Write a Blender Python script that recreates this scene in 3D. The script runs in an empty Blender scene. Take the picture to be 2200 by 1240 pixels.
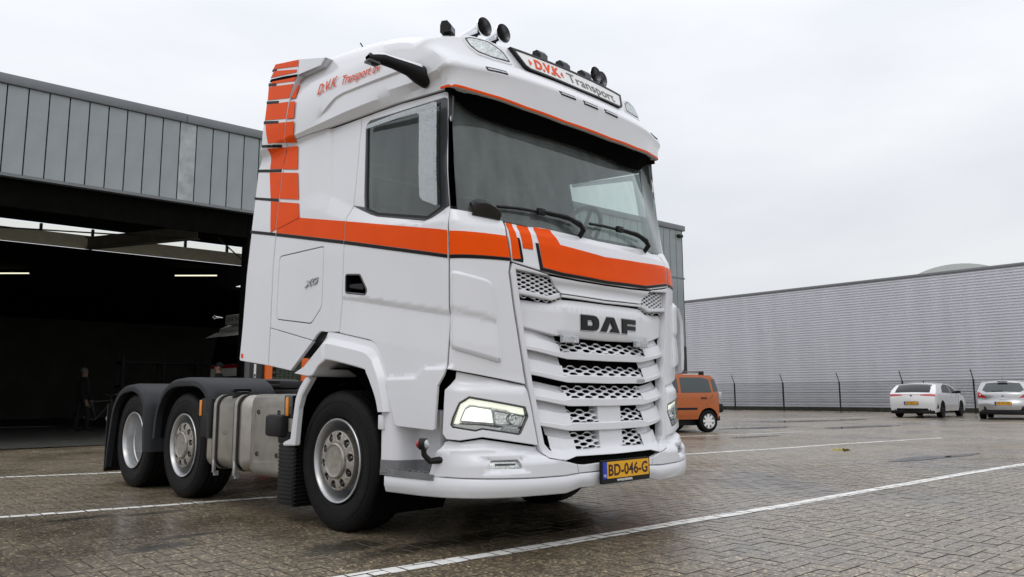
import bpy, bmesh, math, random
from mathutils import Vector, Matrix, geometry
random.seed(7)
R = math.radians
sc = bpy.context.scene
COL = sc.collection

# ------------------------------------------------------------------ camera, sky, sun, exposure
cam = bpy.data.cameras.new('camera'); cam_o = bpy.data.objects.new('camera', cam); COL.objects.link(cam_o)
CAM = Vector((-4.427, -5.049, 0.976))
def cam_axes(yaw, pitch, roll):
    cy, sy, cp, sp = math.cos(yaw), math.sin(yaw), math.cos(pitch), math.sin(pitch)
    f = Vector((sy*cp, cy*cp, sp)); r = Vector((cy, -sy, 0)); u = r.cross(f)
    cr, sr = math.cos(roll), math.sin(roll)
    return cr*r+sr*u, -sr*r+cr*u, f
r_, u_, f_ = cam_axes(R(45.054), R(7.796), R(-0.243))
M = Matrix((r_, u_, -f_)).transposed().to_4x4(); M.translation = CAM
cam_o.matrix_world = M
cam.sensor_width = 36; cam.lens = 36*1675.99/2200; cam.clip_start = .05; cam.clip_end = 3000
sc.camera = cam_o

SUN_EL, SUN_AZ = 52, 232           # compass bearing of the bright patch behind the cloud (clockwise from +Y)
world = bpy.data.worlds.new('World'); sc.world = world; world.use_nodes = True
nt = world.node_tree; nt.nodes.clear()
def wn(t, **k):
    n = nt.nodes.new(t)
    for a, b in k.items(): setattr(n, a, b)
    return n
out = wn('ShaderNodeOutputWorld')
sky = wn('ShaderNodeTexSky', sky_type='NISHITA', sun_disc=False, sun_elevation=R(SUN_EL), sun_rotation=R(SUN_AZ))
sky.air_density = 1.5; sky.dust_density = 4
bg1 = wn('ShaderNodeBackground'); bg1.inputs[1].default_value = .012
nt.links.new(sky.outputs[0], bg1.inputs[0])
# unbroken cloud: brighter overhead than at the horizon, with soft billows
tc = wn('ShaderNodeTexCoord'); sep = wn('ShaderNodeSeparateXYZ'); nt.links.new(tc.outputs['Generated'], sep.inputs[0])
mp = wn('ShaderNodeMapping'); mp.inputs['Scale'].default_value = (1.0, 1.0, 3.2); nt.links.new(tc.outputs['Generated'], mp.inputs[0])
nz = wn('ShaderNodeTexNoise'); nz.inputs['Scale'].default_value = 2.3; nz.inputs['Detail'].default_value = 5; nz.inputs['Roughness'].default_value = .5
nt.links.new(mp.outputs[0], nz.inputs['Vector'])
grad = wn('ShaderNodeValToRGB'); nt.links.new(sep.outputs[2], grad.inputs[0])
e = grad.color_ramp.elements; e[0].position = -.0; e[0].color = (.72, .735, .765, 1); e[1].position = 1; e[1].color = (1.42, 1.44, 1.50, 1)
m1 = grad.color_ramp.elements.new(.18); m1.color = (.775, .79, .825, 1)
m2 = grad.color_ramp.elements.new(.42); m2.color = (.92, .935, .975, 1)
cl = wn('ShaderNodeValToRGB'); nt.links.new(nz.outputs[0], cl.inputs[0])
e = cl.color_ramp.elements; e[0].position = .36; e[0].color = (.93, .935, .95, 1); e[1].position = .64; e[1].color = (1.07, 1.065, 1.05, 1)
mx = wn('ShaderNodeMix', data_type='RGBA', blend_type='MULTIPLY'); mx.inputs[0].default_value = 1
nt.links.new(grad.outputs[0], mx.inputs[6]); nt.links.new(cl.outputs[0], mx.inputs[7])
bg2 = wn('ShaderNodeBackground'); bg2.inputs[1].default_value = .98; nt.links.new(mx.outputs[2], bg2.inputs[0])
add = wn('ShaderNodeAddShader'); nt.links.new(bg1.outputs[0], add.inputs[0]); nt.links.new(bg2.outputs[0], add.inputs[1])
nt.links.new(add.outputs[0], out.inputs[0])
sun = bpy.data.lights.new('sun', 'SUN'); sun.energy = .35; sun.angle = R(28); sun.color = (1, .97, .93)
sun_o = bpy.data.objects.new('sun', sun); COL.objects.link(sun_o)
az = R(SUN_AZ); el = R(SUN_EL)
sd = Vector((math.sin(az)*math.cos(el), math.cos(az)*math.cos(el), math.sin(el)))
sun_o.rotation_euler = sd.to_track_quat('Z', 'Y').to_euler(); sun_o.location = sd*60
vs = sc.view_settings; vs.view_transform = 'Standard'; vs.look = 'None'; vs.gamma = 1; vs.exposure = 0; vs.use_curve_mapping = False
sc.render.engine = 'CYCLES'; sc.cycles.max_bounces = 8; sc.cycles.transparent_max_bounces = 12

# ------------------------------------------------------------------ materials
MATS = {}
def mat(name, base, rough=.5, metal=0., var=.05, scale=6., bump=0., bscale=60., coat=0., emit=None, estr=0., spec=.5, ao=None):
    m = bpy.data.materials.new(name); m.use_nodes = True; t = m.node_tree; b = t.nodes['Principled BSDF']
    b.inputs['Roughness'].default_value = rough; b.inputs['Metallic'].default_value = metal
    b.inputs['Coat Weight'].default_value = coat; b.inputs['Coat Roughness'].default_value = .06
    b.inputs['Specular IOR Level'].default_value = spec
    g = t.nodes.new('ShaderNodeTexCoord')
    n = t.nodes.new('ShaderNodeTexNoise'); n.inputs['Scale'].default_value = scale; n.inputs['Detail'].default_value = 6
    t.links.new(g.outputs['Object'], n.inputs['Vector'])
    cr = t.nodes.new('ShaderNodeValToRGB'); t.links.new(n.outputs[0], cr.inputs[0])
    cr.color_ramp.elements[0].position = .3; cr.color_ramp.elements[1].position = .7
    cr.color_ramp.elements[0].color = (*[c*(1-var) for c in base], 1); cr.color_ramp.elements[1].color = (*[min(1, c*(1+var)) for c in base], 1)
    t.links.new(cr.outputs[0], b.inputs['Base Color'])
    if bump:
        n2 = t.nodes.new('ShaderNodeTexNoise'); n2.inputs['Scale'].default_value = bscale; n2.inputs['Detail'].default_value = 3
        t.links.new(g.outputs['Object'], n2.inputs['Vector'])
        bp = t.nodes.new('ShaderNodeBump'); bp.inputs['Strength'].default_value = bump; bp.inputs['Distance'].default_value = .01
        t.links.new(n2.outputs[0], bp.inputs['Height']); t.links.new(bp.outputs[0], b.inputs['Normal'])
    if emit:
        b.inputs['Emission Color'].default_value = (*emit, 1); b.inputs['Emission Strength'].default_value = estr
    MATS[name] = m
    return m
def glass(name, tint, gl=1.0, rough=.02, drops=0., base=.0, haze=0.):
    m = bpy.data.materials.new(name); m.use_nodes = True; t = m.node_tree; t.nodes.clear()
    o = t.nodes.new('ShaderNodeOutputMaterial'); tr = t.nodes.new('ShaderNodeBsdfTransparent'); tr.inputs[0].default_value = (*tint, 1)
    gs = t.nodes.new('ShaderNodeBsdfGlossy'); gs.inputs['Roughness'].default_value = rough; gs.inputs[0].default_value = (.9, .95, .95, 1)
    fr = t.nodes.new('ShaderNodeFresnel'); fr.inputs[0].default_value = 1.5
    ma = t.nodes.new('ShaderNodeMath'); ma.operation = 'MULTIPLY_ADD'; ma.inputs[1].default_value = gl; ma.inputs[2].default_value = base; ma.use_clamp = True
    t.links.new(fr.outputs[0], ma.inputs[0])
    ms = t.nodes.new('ShaderNodeMixShader'); t.links.new(ma.outputs[0], ms.inputs[0]); t.links.new(tr.outputs[0], ms.inputs[1]); t.links.new(gs.outputs[0], ms.inputs[2])
    fin = ms.outputs[0]
    if haze:                                     # rain film: a little light is scattered by the wet sheet
        df = t.nodes.new('ShaderNodeBsdfDiffuse'); df.inputs[0].default_value = (.50, .57, .56, 1)
        gz = t.nodes.new('ShaderNodeTexCoord'); nzz = t.nodes.new('ShaderNodeTexNoise'); nzz.inputs['Scale'].default_value = 3; nzz.inputs['Detail'].default_value = 6
        mpp = t.nodes.new('ShaderNodeMapping'); mpp.inputs['Scale'].default_value = (4, 4, .6); t.links.new(gz.outputs['Object'], mpp.inputs[0]); t.links.new(mpp.outputs[0], nzz.inputs[0])
        hm = t.nodes.new('ShaderNodeMapRange'); hm.inputs['From Min'].default_value = .3; hm.inputs['From Max'].default_value = .7; hm.inputs['To Min'].default_value = haze*.65; hm.inputs['To Max'].default_value = haze*1.3; t.links.new(nzz.outputs[0], hm.inputs['Value'])
        m3 = t.nodes.new('ShaderNodeMixShader'); t.links.new(hm.outputs[0], m3.inputs[0]); t.links.new(fin, m3.inputs[1]); t.links.new(df.outputs[0], m3.inputs[2]); fin = m3.outputs[0]
    t.links.new(fin, o.inputs[0])
    if drops:
        g = t.nodes.new('ShaderNodeTexCoord'); v = t.nodes.new('ShaderNodeTexVoronoi'); v.inputs['Scale'].default_value = 70
        t.links.new(g.outputs['Object'], v.inputs['Vector'])
        cr = t.nodes.new('ShaderNodeValToRGB'); cr.color_ramp.elements[0].color = (1, 1, 1, 1); cr.color_ramp.elements[1].color = (0, 0, 0, 1); cr.color_ramp.elements[1].position = .3
        t.links.new(v.outputs['Distance'], cr.inputs[0])
        bp = t.nodes.new('ShaderNodeBump'); bp.inputs['Strength'].default_value = drops; bp.inputs['Distance'].default_value = .004
        t.links.new(cr.outputs[0], bp.inputs['Height']); t.links.new(bp.outputs[0], gs.inputs['Normal'])
    MATS[name] = m
    return m
white = mat('white_paint', (.70, .712, .745), .22, coat=.45, var=.02, scale=1.5)
white2 = mat('white_moulding', (.69, .70, .73), .36, coat=.12, var=.03, scale=3)
orange = mat('orange_film', (.80, .078, .0005), .36, coat=.04, var=.03, spec=.06)
blackf = mat('black_film', (.008, .007, .006), .4, spec=.12)
greyf = mat('grey_film', (.10, .10, .105), .35)
black = mat('black_plastic', (.008, .008, .009), .45, var=.2, bump=.15, bscale=180, spec=.25)
blackg = mat('black_gloss', (.008, .008, .009), .12, coat=.5); visor_b = mat('visor_black', (.003, .003, .003), .9, spec=.02)
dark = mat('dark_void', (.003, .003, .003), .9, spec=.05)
frame_grey = mat('window_frame_grey', (.035, .038, .043), .3, var=.1)
step_grey = mat('step_grey_plastic', (.16, .163, .17), .5, var=.15, bump=.5, bscale=90)
fender_m = mat('dark_grey_fender', (.017, .019, .022), .55, var=.12, bump=.2, bscale=220, spec=.3)
rubber = mat('tyre_rubber', (.0045, .0045, .005), .55, var=.3, scale=12, bump=.3, bscale=90, spec=.16)
alloy = mat('silver_rim', (.50, .51, .52), .34, .75, var=.12, scale=14)
hubm = mat('worn_hub', (.36, .335, .30), .38, .8, var=.22, scale=22)
tankm = mat('tank_aluminium', (.40, .375, .335), .38, .85, var=.12, scale=9, bump=.06, bscale=120)
tankm2 = mat('cover_aluminium', (.33, .31, .275), .45, .75, var=.12, scale=9)
chrome = mat('chrome', (.82, .83, .85), .07, 1., var=.02)
chromed = mat('chrome_inside', (.09, .09, .10), .3, .7)
steel = mat('dark_steel', (.02, .02, .021), .55, .3, var=.2)
amber = mat('amber_lens', (.62, .20, .012), .25, emit=(1, .34, .02), estr=.10)
red_l = mat('red_lens', (.42, .008, .014), .2, coat=.5)
clear_l = mat('clear_lens', (.50, .52, .54), .12, .35, var=.3, scale=60, bump=.5, bscale=150)
refl = mat('lamp_reflector', (.80, .82, .80), .22, .8, var=.25, scale=45, bump=.4, bscale=70)
drl = mat('daytime_lamp', (.9, .92, .85), .3, emit=(.97, 1, .80), estr=.62, var=.1)
lowbeam = mat('low_beam', (.9, .92, .88), .3, emit=(1, 1, .90), estr=1.15, var=.1, scale=30)
yellow = mat('plate_yellow', (.80, .40, .010), .4, var=.03)
blue = mat('plate_blue', (.006, .045, .42), .4)
plate_ink = mat('plate_ink', (.035, .006, .004), .45)
off_white = mat('print_white', (.75, .75, .75), .45)
print_red = mat('print_orange', (.74, .085, .02), .4, spec=.1)
print_grey = mat('print_grey', (.10, .105, .115), .4)
badge = mat('badge_black', (.005, .005, .006), .3, spec=.25)
badge_s = mat('badge_silver', (.42, .43, .45), .25, .9)
interior = mat('cab_lining', (.17, .175, .178), .8, var=.12)
interior_d = mat('dashboard_grey', (.12, .125, .13), .7, var=.15)
seat_m = mat('seat_fabric', (.09, .092, .10), .9, var=.2)
ws_glass = glass('windscreen_glass', (.86, .94, .91), 1.1, .02, 0, .0, .15)
side_glass = glass('door_glass', (.84, .93, .90), 1.1, .02, 0, .01, .10)
smoke = glass('wind_deflector_sheet', (.60, .62, .64), 1.0, .25, .8, .30)
lamp_glass = glass('lamp_cover', (.97, .98, .97), .7, .02)

# ------------------------------------------------------------------ object helpers
def tag(o, label=None, cat=None, group=None, kind=None):
    for k, v in (('label', label), ('category', cat), ('group', group), ('kind', kind)):
        if v: o[k] = v
    return o
def empty(name, label=None, cat=None, loc=(0, 0, 0), rz=0., group=None):
    o = bpy.data.objects.new(name, None); COL.objects.link(o); o.location = loc; o.rotation_euler = (0, 0, rz); o.empty_display_size = .2
    return tag(o, label, cat, group)
def obj(name, verts, faces, m, parent=None, smooth=True, sharp=38, wn_=False, mi=None, label=None):
    me = bpy.data.meshes.new(name); me.from_pydata([tuple(v) for v in verts], [], [tuple(f) for f in faces])
    for x in (m if isinstance(m, (list, tuple)) else [m]): me.materials.append(x)
    if mi: me.polygons.foreach_set('material_index', mi)
    me.validate(); me.update()
    if smooth:
        me.shade_smooth(); me.set_sharp_from_angle(angle=R(sharp))
    o = bpy.data.objects.new(name, me); COL.objects.link(o)
    if parent: o.parent = parent
    if wn_:
        w = o.modifiers.new('wn', 'WEIGHTED_NORMAL'); w.keep_sharp = True
    if label: o['label'] = label
    return o
def fix_normals(o):
    bm = bmesh.new(); bm.from_mesh(o.data); bmesh.ops.recalc_face_normals(bm, faces=bm.faces); bm.to_mesh(o.data); bm.free(); return o
class MB:
    def __init__(s): s.v = []; s.f = []; s.mi = []
    def add(s, v, f, mi=0):
        b = len(s.v); s.v += [tuple(p) for p in v]; s.f += [tuple(i+b for i in q) for q in f]; s.mi += [mi]*len(f)
    def box(s, lo, hi, mi=0, bev=0., M=None):
        x0, y0, z0 = lo; x1, y1, z1 = hi
        if bev <= 0:
            v = [(x, y, z) for x in (x0, x1) for y in (y0, y1) for z in (z0, z1)]
            f = [(0, 1, 3, 2), (4, 6, 7, 5), (0, 4, 5, 1), (2, 3, 7, 6), (0, 2, 6, 4), (1, 5, 7, 3)]
        else:
            bm = bmesh.new(); bmesh.ops.create_cube(bm, size=1)
            for q in bm.verts: q.co = Vector(((x0+x1)/2+q.co.x*(x1-x0), (y0+y1)/2+q.co.y*(y1-y0), (z0+z1)/2+q.co.z*(z1-z0)))
            bmesh.ops.bevel(bm, geom=bm.edges[:], offset=bev, segments=2, affect='EDGES', profile=.5)
            bm.verts.index_update(); v = [q.co.copy() for q in bm.verts]; f = [[q.index for q in p.verts] for p in bm.faces]; bm.free()
        if M: v = [M @ Vector(q) for q in v]
        s.add(v, f, mi)
    def tube(s, pts, r, n=8, mi=0, caps=True):
        pts = [Vector(p) for p in pts]; rs = r if isinstance(r, (list, tuple)) else [r]*len(pts)
        d0 = (pts[1]-pts[0]).normalized(); up = Vector((0, 0, 1)) if abs(d0.z) < .9 else Vector((1, 0, 0)); rings = []
        for i, p in enumerate(pts):
            d = (pts[min(i+1, len(pts)-1)]-pts[max(i-1, 0)]).normalized(); a = d.cross(up).normalized(); b = a.cross(d).normalized(); up = b
            rings.append([p+rs[i]*(math.cos(2*math.pi*k/n)*a+math.sin(2*math.pi*k/n)*b) for k in range(n)])
        v = [q for g in rings for q in g]; f = []
        for i in range(len(pts)-1):
            for k in range(n): f.append((i*n+k, i*n+(k+1) % n, (i+1)*n+(k+1) % n, (i+1)*n+k))
        if caps: f += [tuple(range(n-1, -1, -1)), tuple((len(pts)-1)*n+k for k in range(n))]
        s.add(v, f, mi)
    def lathe(s, prof, c=(0, 0, 0), axis='x', n=48, mi=0, close=False):
        # prof: list of (along, radius)
        v = []; f = []
        for k in range(n):
            a = 2*math.pi*k/n
            for l, r in prof:
                p = (l, r*math.cos(a), r*math.sin(a)) if axis == 'x' else (r*math.cos(a), l, r*math.sin(a)) if axis == 'y' else (r*math.cos(a), r*math.sin(a), l)
                v.append((p[0]+c[0], p[1]+c[1], p[2]+c[2]))
        m_ = len(prof)
        for k in range(n):
            for i in range(m_-1 if not close else m_):
                j = (i+1) % m_; k2 = (k+1) % n
                f.append((k*m_+i, k2*m_+i, k2*m_+j, k*m_+j))
        s.add(v, f, mi)
    def prism(s, poly, fn, d0, d1, mi=0):
        # poly: (a,b) outline; fn(a,b,d) -> 3D
        n = len(poly); v = [fn(a, b, d0) for a, b in poly]+[fn(a, b, d1) for a, b in poly]
        tri = geometry.tessellate_polygon([[Vector((a, b, 0)) for a, b in poly]])
        f = [tuple(t) for t in tri]+[tuple(i+n for i in reversed(t)) for t in tri]
        f += [(i, (i+1) % n, (i+1) % n+n, i+n) for i in range(n)]
        s.add(v, f, mi)
    def build(s, name, m, parent=None, smooth=True, sharp=38, label=None, fix=True, wn_=False):
        o = obj(name, s.v, s.f, m, parent, smooth, sharp, wn_, s.mi, label)
        if fix: fix_normals(o); 
        return o
def kids(o): return [c for c in bpy.data.objects if c.parent == o]
def copy_tree(o, parent=None):
    c = o.copy(); COL.objects.link(c)
    if parent: c.parent = parent
    for k in list(o.children): copy_tree(k, c)
    return c

# ------------------------------------------------------------------ cab surface: run of the wall (s, z) -> metres
PLAN=[(0,-1.592),(.3,-1.585),(.6,-1.563),(.87,-1.522),(1.05,-1.455),(1.16,-1.385),(1.215,-1.325),(1.243,-1.255),(1.25,-1.18),(1.25,-.9),(1.25,-.4),(1.25,.2),(1.25,.9),(1.25,1.8)]
def _dense(P,n=12):
    P=[(-P[1][0],P[1][1])]+list(P)+[(P[-1][0],2*P[-1][1]-P[-2][1])]
    out=[]
    for i in range(1,len(P)-2):
        p0,p1,p2,p3=P[i-1:i+3]
        for k in range(n):
            t=k/n
            out.append(tuple(.5*(2*p1[c]+(p2[c]-p0[c])*t+(2*p0[c]-5*p1[c]+4*p2[c]-p3[c])*t*t+(3*p1[c]-p0[c]-3*p2[c]+p3[c])*t**3) for c in (0,1)))
    out.append(P[-2]); return out
_D=_dense(PLAN); _S=[0.]
for i in range(1,len(_D)): _S.append(_S[-1]+math.dist(_D[i],_D[i-1]))
def plan(s):
    """right-hand half plan curve of the cab: s = run of the wall from the front centre (m)"""
    a=min(abs(s),_S[-1]-1e-6)
    lo,hi=0,len(_S)-1
    while hi-lo>1:
        m=(lo+hi)//2
        if _S[m]<=a: lo=m
        else: hi=m
    t=(a-_S[lo])/(_S[hi]-_S[lo])
    return _D[lo][0]+(_D[hi][0]-_D[lo][0])*t, _D[lo][1]+(_D[hi][1]-_D[lo][1])*t
def lerp(T,z):
    if z<=T[0][0]: return T[0][1]
    for (a,b),(c,d) in zip(T,T[1:]):
        if z<=c: return b+(d-b)*(z-a)/(c-a)
    return T[-1][1]
WB=[(.3,1.25),(2.05,1.25),(2.45,1.235),(3.05,1.185),(3.10,1.19),(3.155,1.235),(3.30,1.238),(3.5,1.213),(3.68,1.15),(3.82,1.03)]
WC=[(.3,1.25),(2.05,1.25),(2.45,1.235),(3.05,1.185),(3.10,1.19),(3.155,1.235),(3.30,1.238),(3.5,1.222),(3.7,1.205),(3.95,1.18)]
DB=[(.3,-.085),(.56,-.08),(.62,-.03),(1.1,0),(1.85,0),(1.98,.012),(2.12,.05),(3.0,.29),(3.2,.34)]
DR=[(2.93,.14),(3.15,.125),(3.3,.235),(3.47,.31),(3.6,.45)]
SURF={'body':(WB,DB),'roof':(WB,DR),'collar':(WC,DB)}
def surf(k,s,z,off=0.):
    W,D=SURF[k]
    def p(s):
        a,y=plan(s); w=min(1,max(0,(-1.2-y)/.3)); w=w*w*(3-2*w)
        if k=='roof' and z>3.18:
            q=min(1,max(0,(-.62-y)/.80)); q=q*q*(3-2*q); w+=(q-w)*min(1,(z-3.18)/.2)
        return a*lerp(W,z)/1.25, y+lerp(D,z)*w
    a,y=p(abs(s))
    if off:
        e=.004; a1,y1=p(abs(s)+e); a0,y0=p(max(0,abs(s)-e)) if abs(s)>e else (-p(e)[0],p(e)[1])
        tx,ty=a1-a0,y1-y0; l=math.hypot(tx,ty); a+=off*(-ty/l)*-1 if False else off*(ty/l); y+=off*(-tx/l)
    return (-a if s>=0 else a, y, z)
def s_of_y(y):   # side wall run for a given y (y>-1.18)
    lo,hi=0,_S[-1]
    for _ in range(50):
        m=(lo+hi)/2
        if plan(m)[1]<y: lo=m
        else: hi=m
    return lo
SY = lambda y: y+2.6106                      # run on the straight side wall for a given y
def clamp01(t): return max(0., min(1., t))
def sstep(t): t = clamp01(t); return t*t*(3-2*t)
def belt_u(s): return lerp([(0.9, 2.125), (1.1, 2.165), (1.30, 2.19), (1.5, 2.150), (1.6, 2.140), (2.14, 2.263), (2.46, 2.389), (2.94, 2.597), (3.226, 2.585)], s)
def belt_l(s): return lerp([(0.9, 2.06), (1.32, 2.09), (2.0, 2.17), (2.506, 2.284), (3.217, 2.543)], s)
def crease_z(s): return 1.475+.1775*(s-1.315)
def relief(s, z):
    """pressed lines of the cab sides: waist line, recess above the belt, sill bulge"""
    a = abs(s)
    if a < .89: return 0.
    r = 0.
    d = .028
    if a > 2.3:                                   # the recess ends at an almost upright pressed line behind the door
        lim = 2.852+(max(z, belt_u(a))-3.0)*.15; d = .030 if a < lim else .016*sstep((3.24-a)/.34)+(.030-.016*sstep((3.24-a)/.34))*(1-clamp01((a-lim)/.02))
    U, L = belt_u(a), min(belt_l(a), belt_u(a)-.03)
    if z > U: r -= d
    elif z > L: r -= d*(z-L)/(U-L)
    if a > 1.28 and a < 2.6:
        c = crease_z(a); h = .036*clamp01((2.6-a)/.3); k = .014*clamp01((2.6-a)/.3)
        if c < z < c+h: r -= k*(1-(z-c)/max(h, 1e-4))
        elif c-.25 < z <= c: r -= k*(z-(c-.25))/.25
    if 1.28 < a < 1.97 and z < 1.16:
        l = 1.10 if a > 1.62 else 1.10+.06*clamp01((1.62-a)/.1)
        r += .018*clamp01((l-z)/.014)
    return r
def bsurf(k='body', base=0., rel=True):
    def fn(s, z, off=0.): return surf(k, s, z, base+off+(relief(s, z) if rel else 0.))
    return fn
def pip(p, poly):
    x, y = p; c = False; j = len(poly)-1
    for i in range(len(poly)):
        (xi, yi), (xj, yj) = poly[i], poly[j]
        if (yi > y) != (yj > y) and x < (xj-xi)*(y-yi)/(yj-yi)+xi: c = not c
        j = i
    return c
def area(p): return .5*sum(p[i][0]*p[(i+1) % len(p)][1]-p[(i+1) % len(p)][0]*p[i][1] for i in range(len(p)))
def inset(poly, d):
    """move a closed outline inwards by d (mitred, bounded)"""
    n = len(poly); sg = 1 if area(poly) > 0 else -1; out = []
    for i in range(n):
        p0, p1, p2 = Vector(poly[i-1]), Vector(poly[i]), Vector(poly[(i+1) % n])
        a, b = (p1-p0), (p2-p1)
        if a.length < 1e-7 or b.length < 1e-7: out.append(tuple(p1)); continue
        a.normalize(); b.normalize(); na = Vector((-a.y, a.x))*sg; nb = Vector((-b.y, b.x))*sg
        m = na+nb
        if m.length < 1e-4: out.append(tuple(p1+na*d)); continue
        m.normalize(); k = d/max(.45, m.dot(na)); out.append(tuple(p1+m*k))
    return out
def densify(poly, g, closed=True):
    out = []; n = len(poly)
    for i in range(n if closed else n-1):
        p, q = poly[i], poly[(i+1) % n]; k = max(1, int(math.ceil(math.dist(p, q)/g)))
        out += [(p[0]+(q[0]-p[0])*t/k, p[1]+(q[1]-p[1])*t/k) for t in range(k)]
    if not closed: out.append(poly[-1])
    return out
def roundc(poly, r, n=4):
    out = []; m = len(poly)
    for i in range(m):
        p0, p1, p2 = Vector(poly[i-1]), Vector(poly[i]), Vector(poly[(i+1) % m])
        k = min(r, (p0-p1).length*.45, (p2-p1).length*.45); a = p1+(p0-p1).normalized()*k; b = p1+(p2-p1).normalized()*k
        for t in range(n+1):
            t /= n; out.append(tuple(a*(1-t)**2+p1*2*t*(1-t)+b*t*t))
    return out
def mirror(poly): return [(-s, z) for s, z in reversed(poly)]
def panel(name, fn, poly, m, parent, holes=(), creases=(), bev=.004, thick=.02, grid=.09, gap=.0, label=None, smooth=True, sharp=50, back=False):
    """a pressed sheet on surface fn: outline, openings, rolled edges and thickness"""
    if gap: poly = inset(poly, gap); holes = [inset(h, -gap) for h in holes]
    loops = [densify(poly, grid)]+[densify(h, grid) for h in holes]
    inn = [inset(loops[0], bev)]+[inset(h, -bev) for h in loops[1:]]
    pts = []; edges = []
    for L in inn:
        b = len(pts); pts += L; edges += [(b+i, b+(i+1) % len(L)) for i in range(len(L))]
    nb = len(pts)
    for c in creases:
        c = densify(c, grid, False); prev = None
        for q in c:
            if not pip(q, inn[0]) or any(pip(q, h) for h in inn[1:]): prev = None; continue
            pts.append(q)
            if prev is not None: edges.append((prev, len(pts)-1))
            prev = len(pts)-1
    xs = [p[0] for p in poly]; zs = [p[1] for p in poly]
    x = math.floor(min(xs)/grid)*grid+grid*.37
    while x < max(xs):
        z = math.floor(min(zs)/grid)*grid+grid*.41
        while z < max(zs):
            q = (x, z)
            if pip(q, inset(inn[0], grid*.3)) and not any(pip(q, inset(h, -grid*.3)) for h in inn[1:]): pts.append(q)
            z += grid
        x += grid
    V, _, F, ov, _, _ = geometry.delaunay_2d_cdt([Vector(p) for p in pts], edges, [], 0, 1e-6)
    verts = [fn(v.x, v.y, 0.) for v in V]; faces = []
    for f in F:
        c = (sum(V[i].x for i in f)/3, sum(V[i].y for i in f)/3)
        if pip(c, inn[0]) and not any(pip(c, h) for h in inn[1:]): faces.append(tuple(f))
    if not faces: raise RuntimeError('empty panel '+name)
    back_of = {}
    for i, o_ in enumerate(ov):
        for k in o_: back_of[k] = i
    # orient
    f0 = max(faces, key=lambda f: (V[f[1]]-V[f[0]]).cross(V[f[2]]-V[f[0]]).__abs__() if isinstance((V[f[1]]-V[f[0]]).cross(V[f[2]]-V[f[0]]), float) else 0)
    a, b, c = (Vector(verts[i]) for i in f0); q = V[f0[0]]
    up = Vector(fn(q.x, q.y, .02))-Vector(fn(q.x, q.y, 0.))
    flip = (b-a).cross(c-a).dot(up) < 0
    if flip: faces = [f[::-1] for f in faces]
    st = 0
    for L, I in zip(loops, inn):
        n = len(L); b0 = len(verts)
        verts += [fn(p[0], p[1], -bev) for p in L]; verts += [fn(p[0], p[1], -thick) for p in L]
        idx = [back_of[st+i] for i in range(n)]
        for i in range(n):
            j = (i+1) % n
            q1 = (idx[i], idx[j], b0+j, b0+i); q2 = (b0+i, b0+j, b0+n+j, b0+n+i)
            faces += [q1, q2]
        st += n
    o = obj(name, verts, faces, m, parent, smooth, sharp, False, None, label)
    fix_normals(o)
    # make sure the outer face looks outwards
    pl = max((p for p in o.data.polygons if all(i < len(V) for i in p.vertices)), key=lambda p: p.area)
    ctr = pl.center
    best = min(range(len(V)), key=lambda i: (Vector(verts[i])-ctr).length)
    up = Vector(fn(V[best].x, V[best].y, .02))-Vector(fn(V[best].x, V[best].y, 0.))
    if pl.normal.dot(up) < 0: o.data.flip_normals()
    # shade the face by the surface itself, so that the mesh under it does not show
    h = .004; N = []
    for i, v in enumerate(V):
        n = (Vector(fn(v.x+h, v.y))-Vector(fn(v.x-h, v.y))).cross(Vector(fn(v.x, v.y+h))-Vector(fn(v.x, v.y-h)))
        n.normalize()
        if n.dot(Vector(fn(v.x, v.y, .02))-Vector(fn(v.x, v.y, 0.))) < 0: n = -n
        N.append(n)
    me = o.data; nv = len(V); co = []
    for p in me.polygons:
        face = all(i < nv for i in p.vertices)
        for i in p.vertices: co.append(N[i] if (i < nv and (face or bev > .003)) else (N[i].lerp(p.normal, .9) if i < nv else p.normal))
    me.normals_split_custom_set(co)
    return o
def both(name, k, poly, m, parent, **kw):
    """right-hand panel and its mirrored left-hand twin"""
    a = panel(name, k, poly, m, parent, **kw)
    kw2 = dict(kw); kw2['holes'] = [mirror(h) for h in kw.get('holes', ())]; kw2['creases'] = [mirror(c) for c in kw.get('creases', ())]
    b = panel(name, k, mirror(poly), m, parent, **kw2)
    return a, b
def decal(name, fn, poly, m, parent, grid=.08, holes=(), label=None, off=.0022, creases=()):
    return panel(name, lambda s, z, o=0.: fn(s, z, off+o), poly, m, parent, holes=holes, creases=creases, bev=.0006, thick=.0018, grid=grid, label=label)
def loft(name, rows, m, parent, closed=False, label=None, sharp=38, fix=True):
    n = len(rows[0]); v = [p for r in rows for p in r]; f = []
    for i in range(len(rows)-1):
        for k in range(n if closed else n-1):
            f.append((i*n+k, i*n+(k+1) % n, (i+1)*n+(k+1) % n, (i+1)*n+k))
    o = obj(name, v, f, m, parent, True, sharp, False, None, label)
    if fix: fix_normals(o)
    return o
def resample(P, n):
    d = [0.]
    for a, b in zip(P, P[1:]): d.append(d[-1]+math.dist(a, b))
    out = []
    for k in range(n):
        t = d[-1]*k/(n-1); i = 0
        while i < len(P)-2 and d[i+1] < t: i += 1
        u = (t-d[i])/max(1e-9, d[i+1]-d[i]); out.append(tuple(a+(b-a)*u for a, b in zip(P[i], P[i+1])))
    return out
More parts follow.
